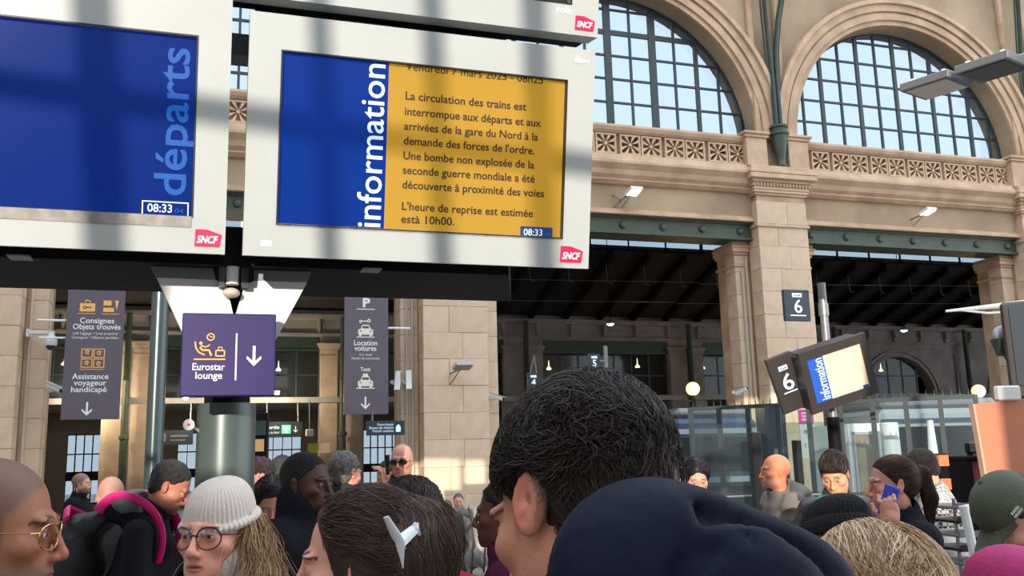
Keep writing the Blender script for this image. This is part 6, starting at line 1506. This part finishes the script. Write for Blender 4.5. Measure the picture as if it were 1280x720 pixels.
# 24 olive cap
OL = mat('olive_cotton', (.085, .095, .06), .8, bump=.3, bscale=220)
t, hf = person(PX(1268, 650, 2.7), 75, 'person in olive baseball cap seen from behind, brim down, at right edge', head=(22, -38, 0), lean=.05, res=.007, coat=(.04, .04, .05), coatname='dark_coat_c', hair=simple_hair('dim_c', (.06, .04, .03), .006, -.06, .0, res=.007), skin=(.6, .36, .28))
Mx = ball_cap(t, hf, OL)
e_ = MB()
for k in range(5): e_.box(-.020+.008*k, -.015+.008*k, -.0015, .001, .003, .010); 
for k in range(6): e_.box(-.020+.0068*k, -.016+.0068*k, -.0015, .001, -.008, -.001)
o = e_.build('cap_embroidery', mat('off_white_thread', (.5, .5, .45), .7), t); o.matrix_basis = head_empty_M(hf) @ Matrix.Translation((-.0835, .018, .052)) @ Matrix.Rotation(R(-80), 4, 'Z') @ Matrix.Rotation(R(-12), 4, 'X')
# 25 magenta beanie
t, hf = person(PX(1264, 766, 1.95), 10, 'person in plain magenta cap at the bottom right corner', res=.007, coat=(.05, .01, .03), coatname='plum_coat_b', hair=simple_hair('dim_d', (.05, .03, .02), .006, res=.008))
V = []
b = MB(); b.lathe([(.108, 0), (.110, .03), (.106, .06), (.094, .095), (.072, .122), (.044, .138), (.018, .145), (.004, .147)], 40); b.v = [tuple(hf.out(np.array(p)*np.array((.86, 1.02, .82))+np.array((0, -.014, .022)))) for p in b.v]
b.build('magenta_cap', mat('magenta_cotton', (.38, .012, .12), .75, bump=.2, bscale=120), t, True)
# 26-28 far heads
person(PX(102, 605, 10.5), -85, 'bearded man in black coat, small, left of the bending backpack man', res=.010, coat=(.01, .01, .012), coatname='black_coat_d', beard=.9, beardc=(.03, .02, .02), scalp=.7, scalpc=(.06, .05, .05), skin=(.6, .38, .3))
person(PX(138, 622, 5.6), 20, 'balding pink-headed man bending down behind the pink straps', head=(0, -40, 0), lean=.15, res=.009, coat=(.04, .04, .045), coatname='grey_coat_e', skin=(.55, .30, .24), scalp=.35, scalpc=(.2, .15, .13))
person(PX(1277, 586, 8.5), 90, 'small dark haired person against the salmon panel at right edge', res=.011, coat=(.03, .03, .03), hair=simple_hair('dim_e', (.03, .02, .02), res=.011))
person(PX(482, 592, 9.5), 150, 'small dark figure between the grey haired head and the bald man', res=.012, coat=(.02, .02, .02), hair=simple_hair('dim_f', (.02, .015, .015), res=.012), skin=(.4, .22, .16))

# ---------------------------------------------------------------- luggage heap in the sun
q = PX(592, 684, 7.6)
t = empty('hiking_rucksack', (q.x, q.y, q.z-.28), R(10), 'large grey hiking rucksack on top of the luggage trolley in the sun', 'rucksack')
GR = mat('grey_ripstop', (.22, .205, .185), .7, bump=.5, bscale=30)
V, Q = nets(axis(-.3, .3, [], .013), axis(-.25, .25, [], .013), axis(-.1, .75, [], .013), [E((.03, 0, .28), (.17, .13, .30), .04), E((.04, -.10, .20), (.12, .08, .14), .03), K((-.08, 0, .53), (.14, 0, .53), .07, .07, .03), E((-.15, .0, .22), (.08, .09, .18), .03)], fold(3, .026, 24)); np_mesh('pack_body', V, Q, GR, t)
V, Q = nets(axis(-.4, .1, [], .013), axis(-.25, .25, [], .013), axis(.1, .75, [], .013), [E((-.16, -.03, .46), (.10, .08, .13), .04), E((-.10, -.02, .55), (.12, .08, .05), .04)], fold(5, .026, 26)); np_mesh('hanging_hood', V, Q, mat('dark_grey_cloth', (.11, .10, .09), .8, bump=.4, bscale=40), t)
V, Q = nets(axis(-.1, .3, [], .013), axis(-.3, .1, [], .013), axis(-.1, .5, [], .013), [E((.09, -.13, .22), (.10, .05, .15), .03), E((.06, -.14, .09), (.12, .05, .05), .03)], fold(7, .01, 22)); np_mesh('white_pocket', V, Q, mat('off_white_cloth', (.6, .54, .48), .8, bump=.3, bscale=40), t)
b = MB()
for x in (-.04, .06, .15): b.tube([(x, -.13, .55), (x+.01, -.20, .35), (x, -.20, .15), (x-.01, -.14, .0)], .008, 6)
b.tube([(-.05, -.12, .60), (-.02, -.17, .50), (-.10, -.18, .42)], .012, 6); b.build('strap', mat('dark_strap', (.05, .045, .04), .7), t)
t2 = empty('duffel_bag', (q.x+.03, q.y, q.z-.56), R(10), 'brown and khaki duffel bag under the hiking rucksack', 'bag')
V, Q = nets(axis(-.35, .35, [], .015), axis(-.25, .25, [], .015), axis(-.1, .4, [], .015), [K((-.14, 0, .13), (.15, 0, .13), .125, .125, .03)], fold(9, .012, 20)); np_mesh('bag_body', V, Q, mat('khaki_canvas', (.24, .21, .15), .8, bump=.4, bscale=40), t2)
b = MB(); b.box(.05, .17, -.14, -.11, .02, .25, .02); b.build('brown_panel', mat('brown_panel', (.22, .11, .06), .8), t2)
b = MB(); b.tube([(-.1, -.1, .2), (-.05, -.14, .30), (.05, -.14, .30), (.1, -.1, .2)], .01, 6); b.build('handle', BPK, t2)
t3 = empty('luggage_trolley', (q.x+.03, q.y, 0), R(10), 'luggage trolley with pale suitcase beneath the duffel bag', 'trolley')
b = MB(); b.box(-.25, .27, -.2, .2, .12, .15, .01); b.tube([(-.24, .2, .13), (-.24, .26, .9), (.24, .26, .9), (.24, .2, .13)], .015, 8); b.build('trolley_frame', GREYM, t3)
for x in (-.2, .2):
    for y in (-.16, .16): b = MB(); b.lathe([(.06, -.015), (.06, .015)], 12, Matrix.Translation((x, y, .06)) @ Matrix.Rotation(R(90), 4, 'Y')); b.build('wheel', BLACKP, t3)
t4 = empty('suitcase', (q.x+.03, q.y, .152), R(10), 'pale beige suitcase lying on the luggage trolley', 'suitcase')
hh = q.z-.57-.152; b = MB(); b.box(-.24, .26, -.18, .18, 0, hh, .03); b.build('shell', mat('beige_case', (.45, .38, .32), .6), t4)
b = MB(); b.box(-.245, .265, -.185, .185, hh*.48, hh*.5, 0); b.build('zip_band', BPK, t4)
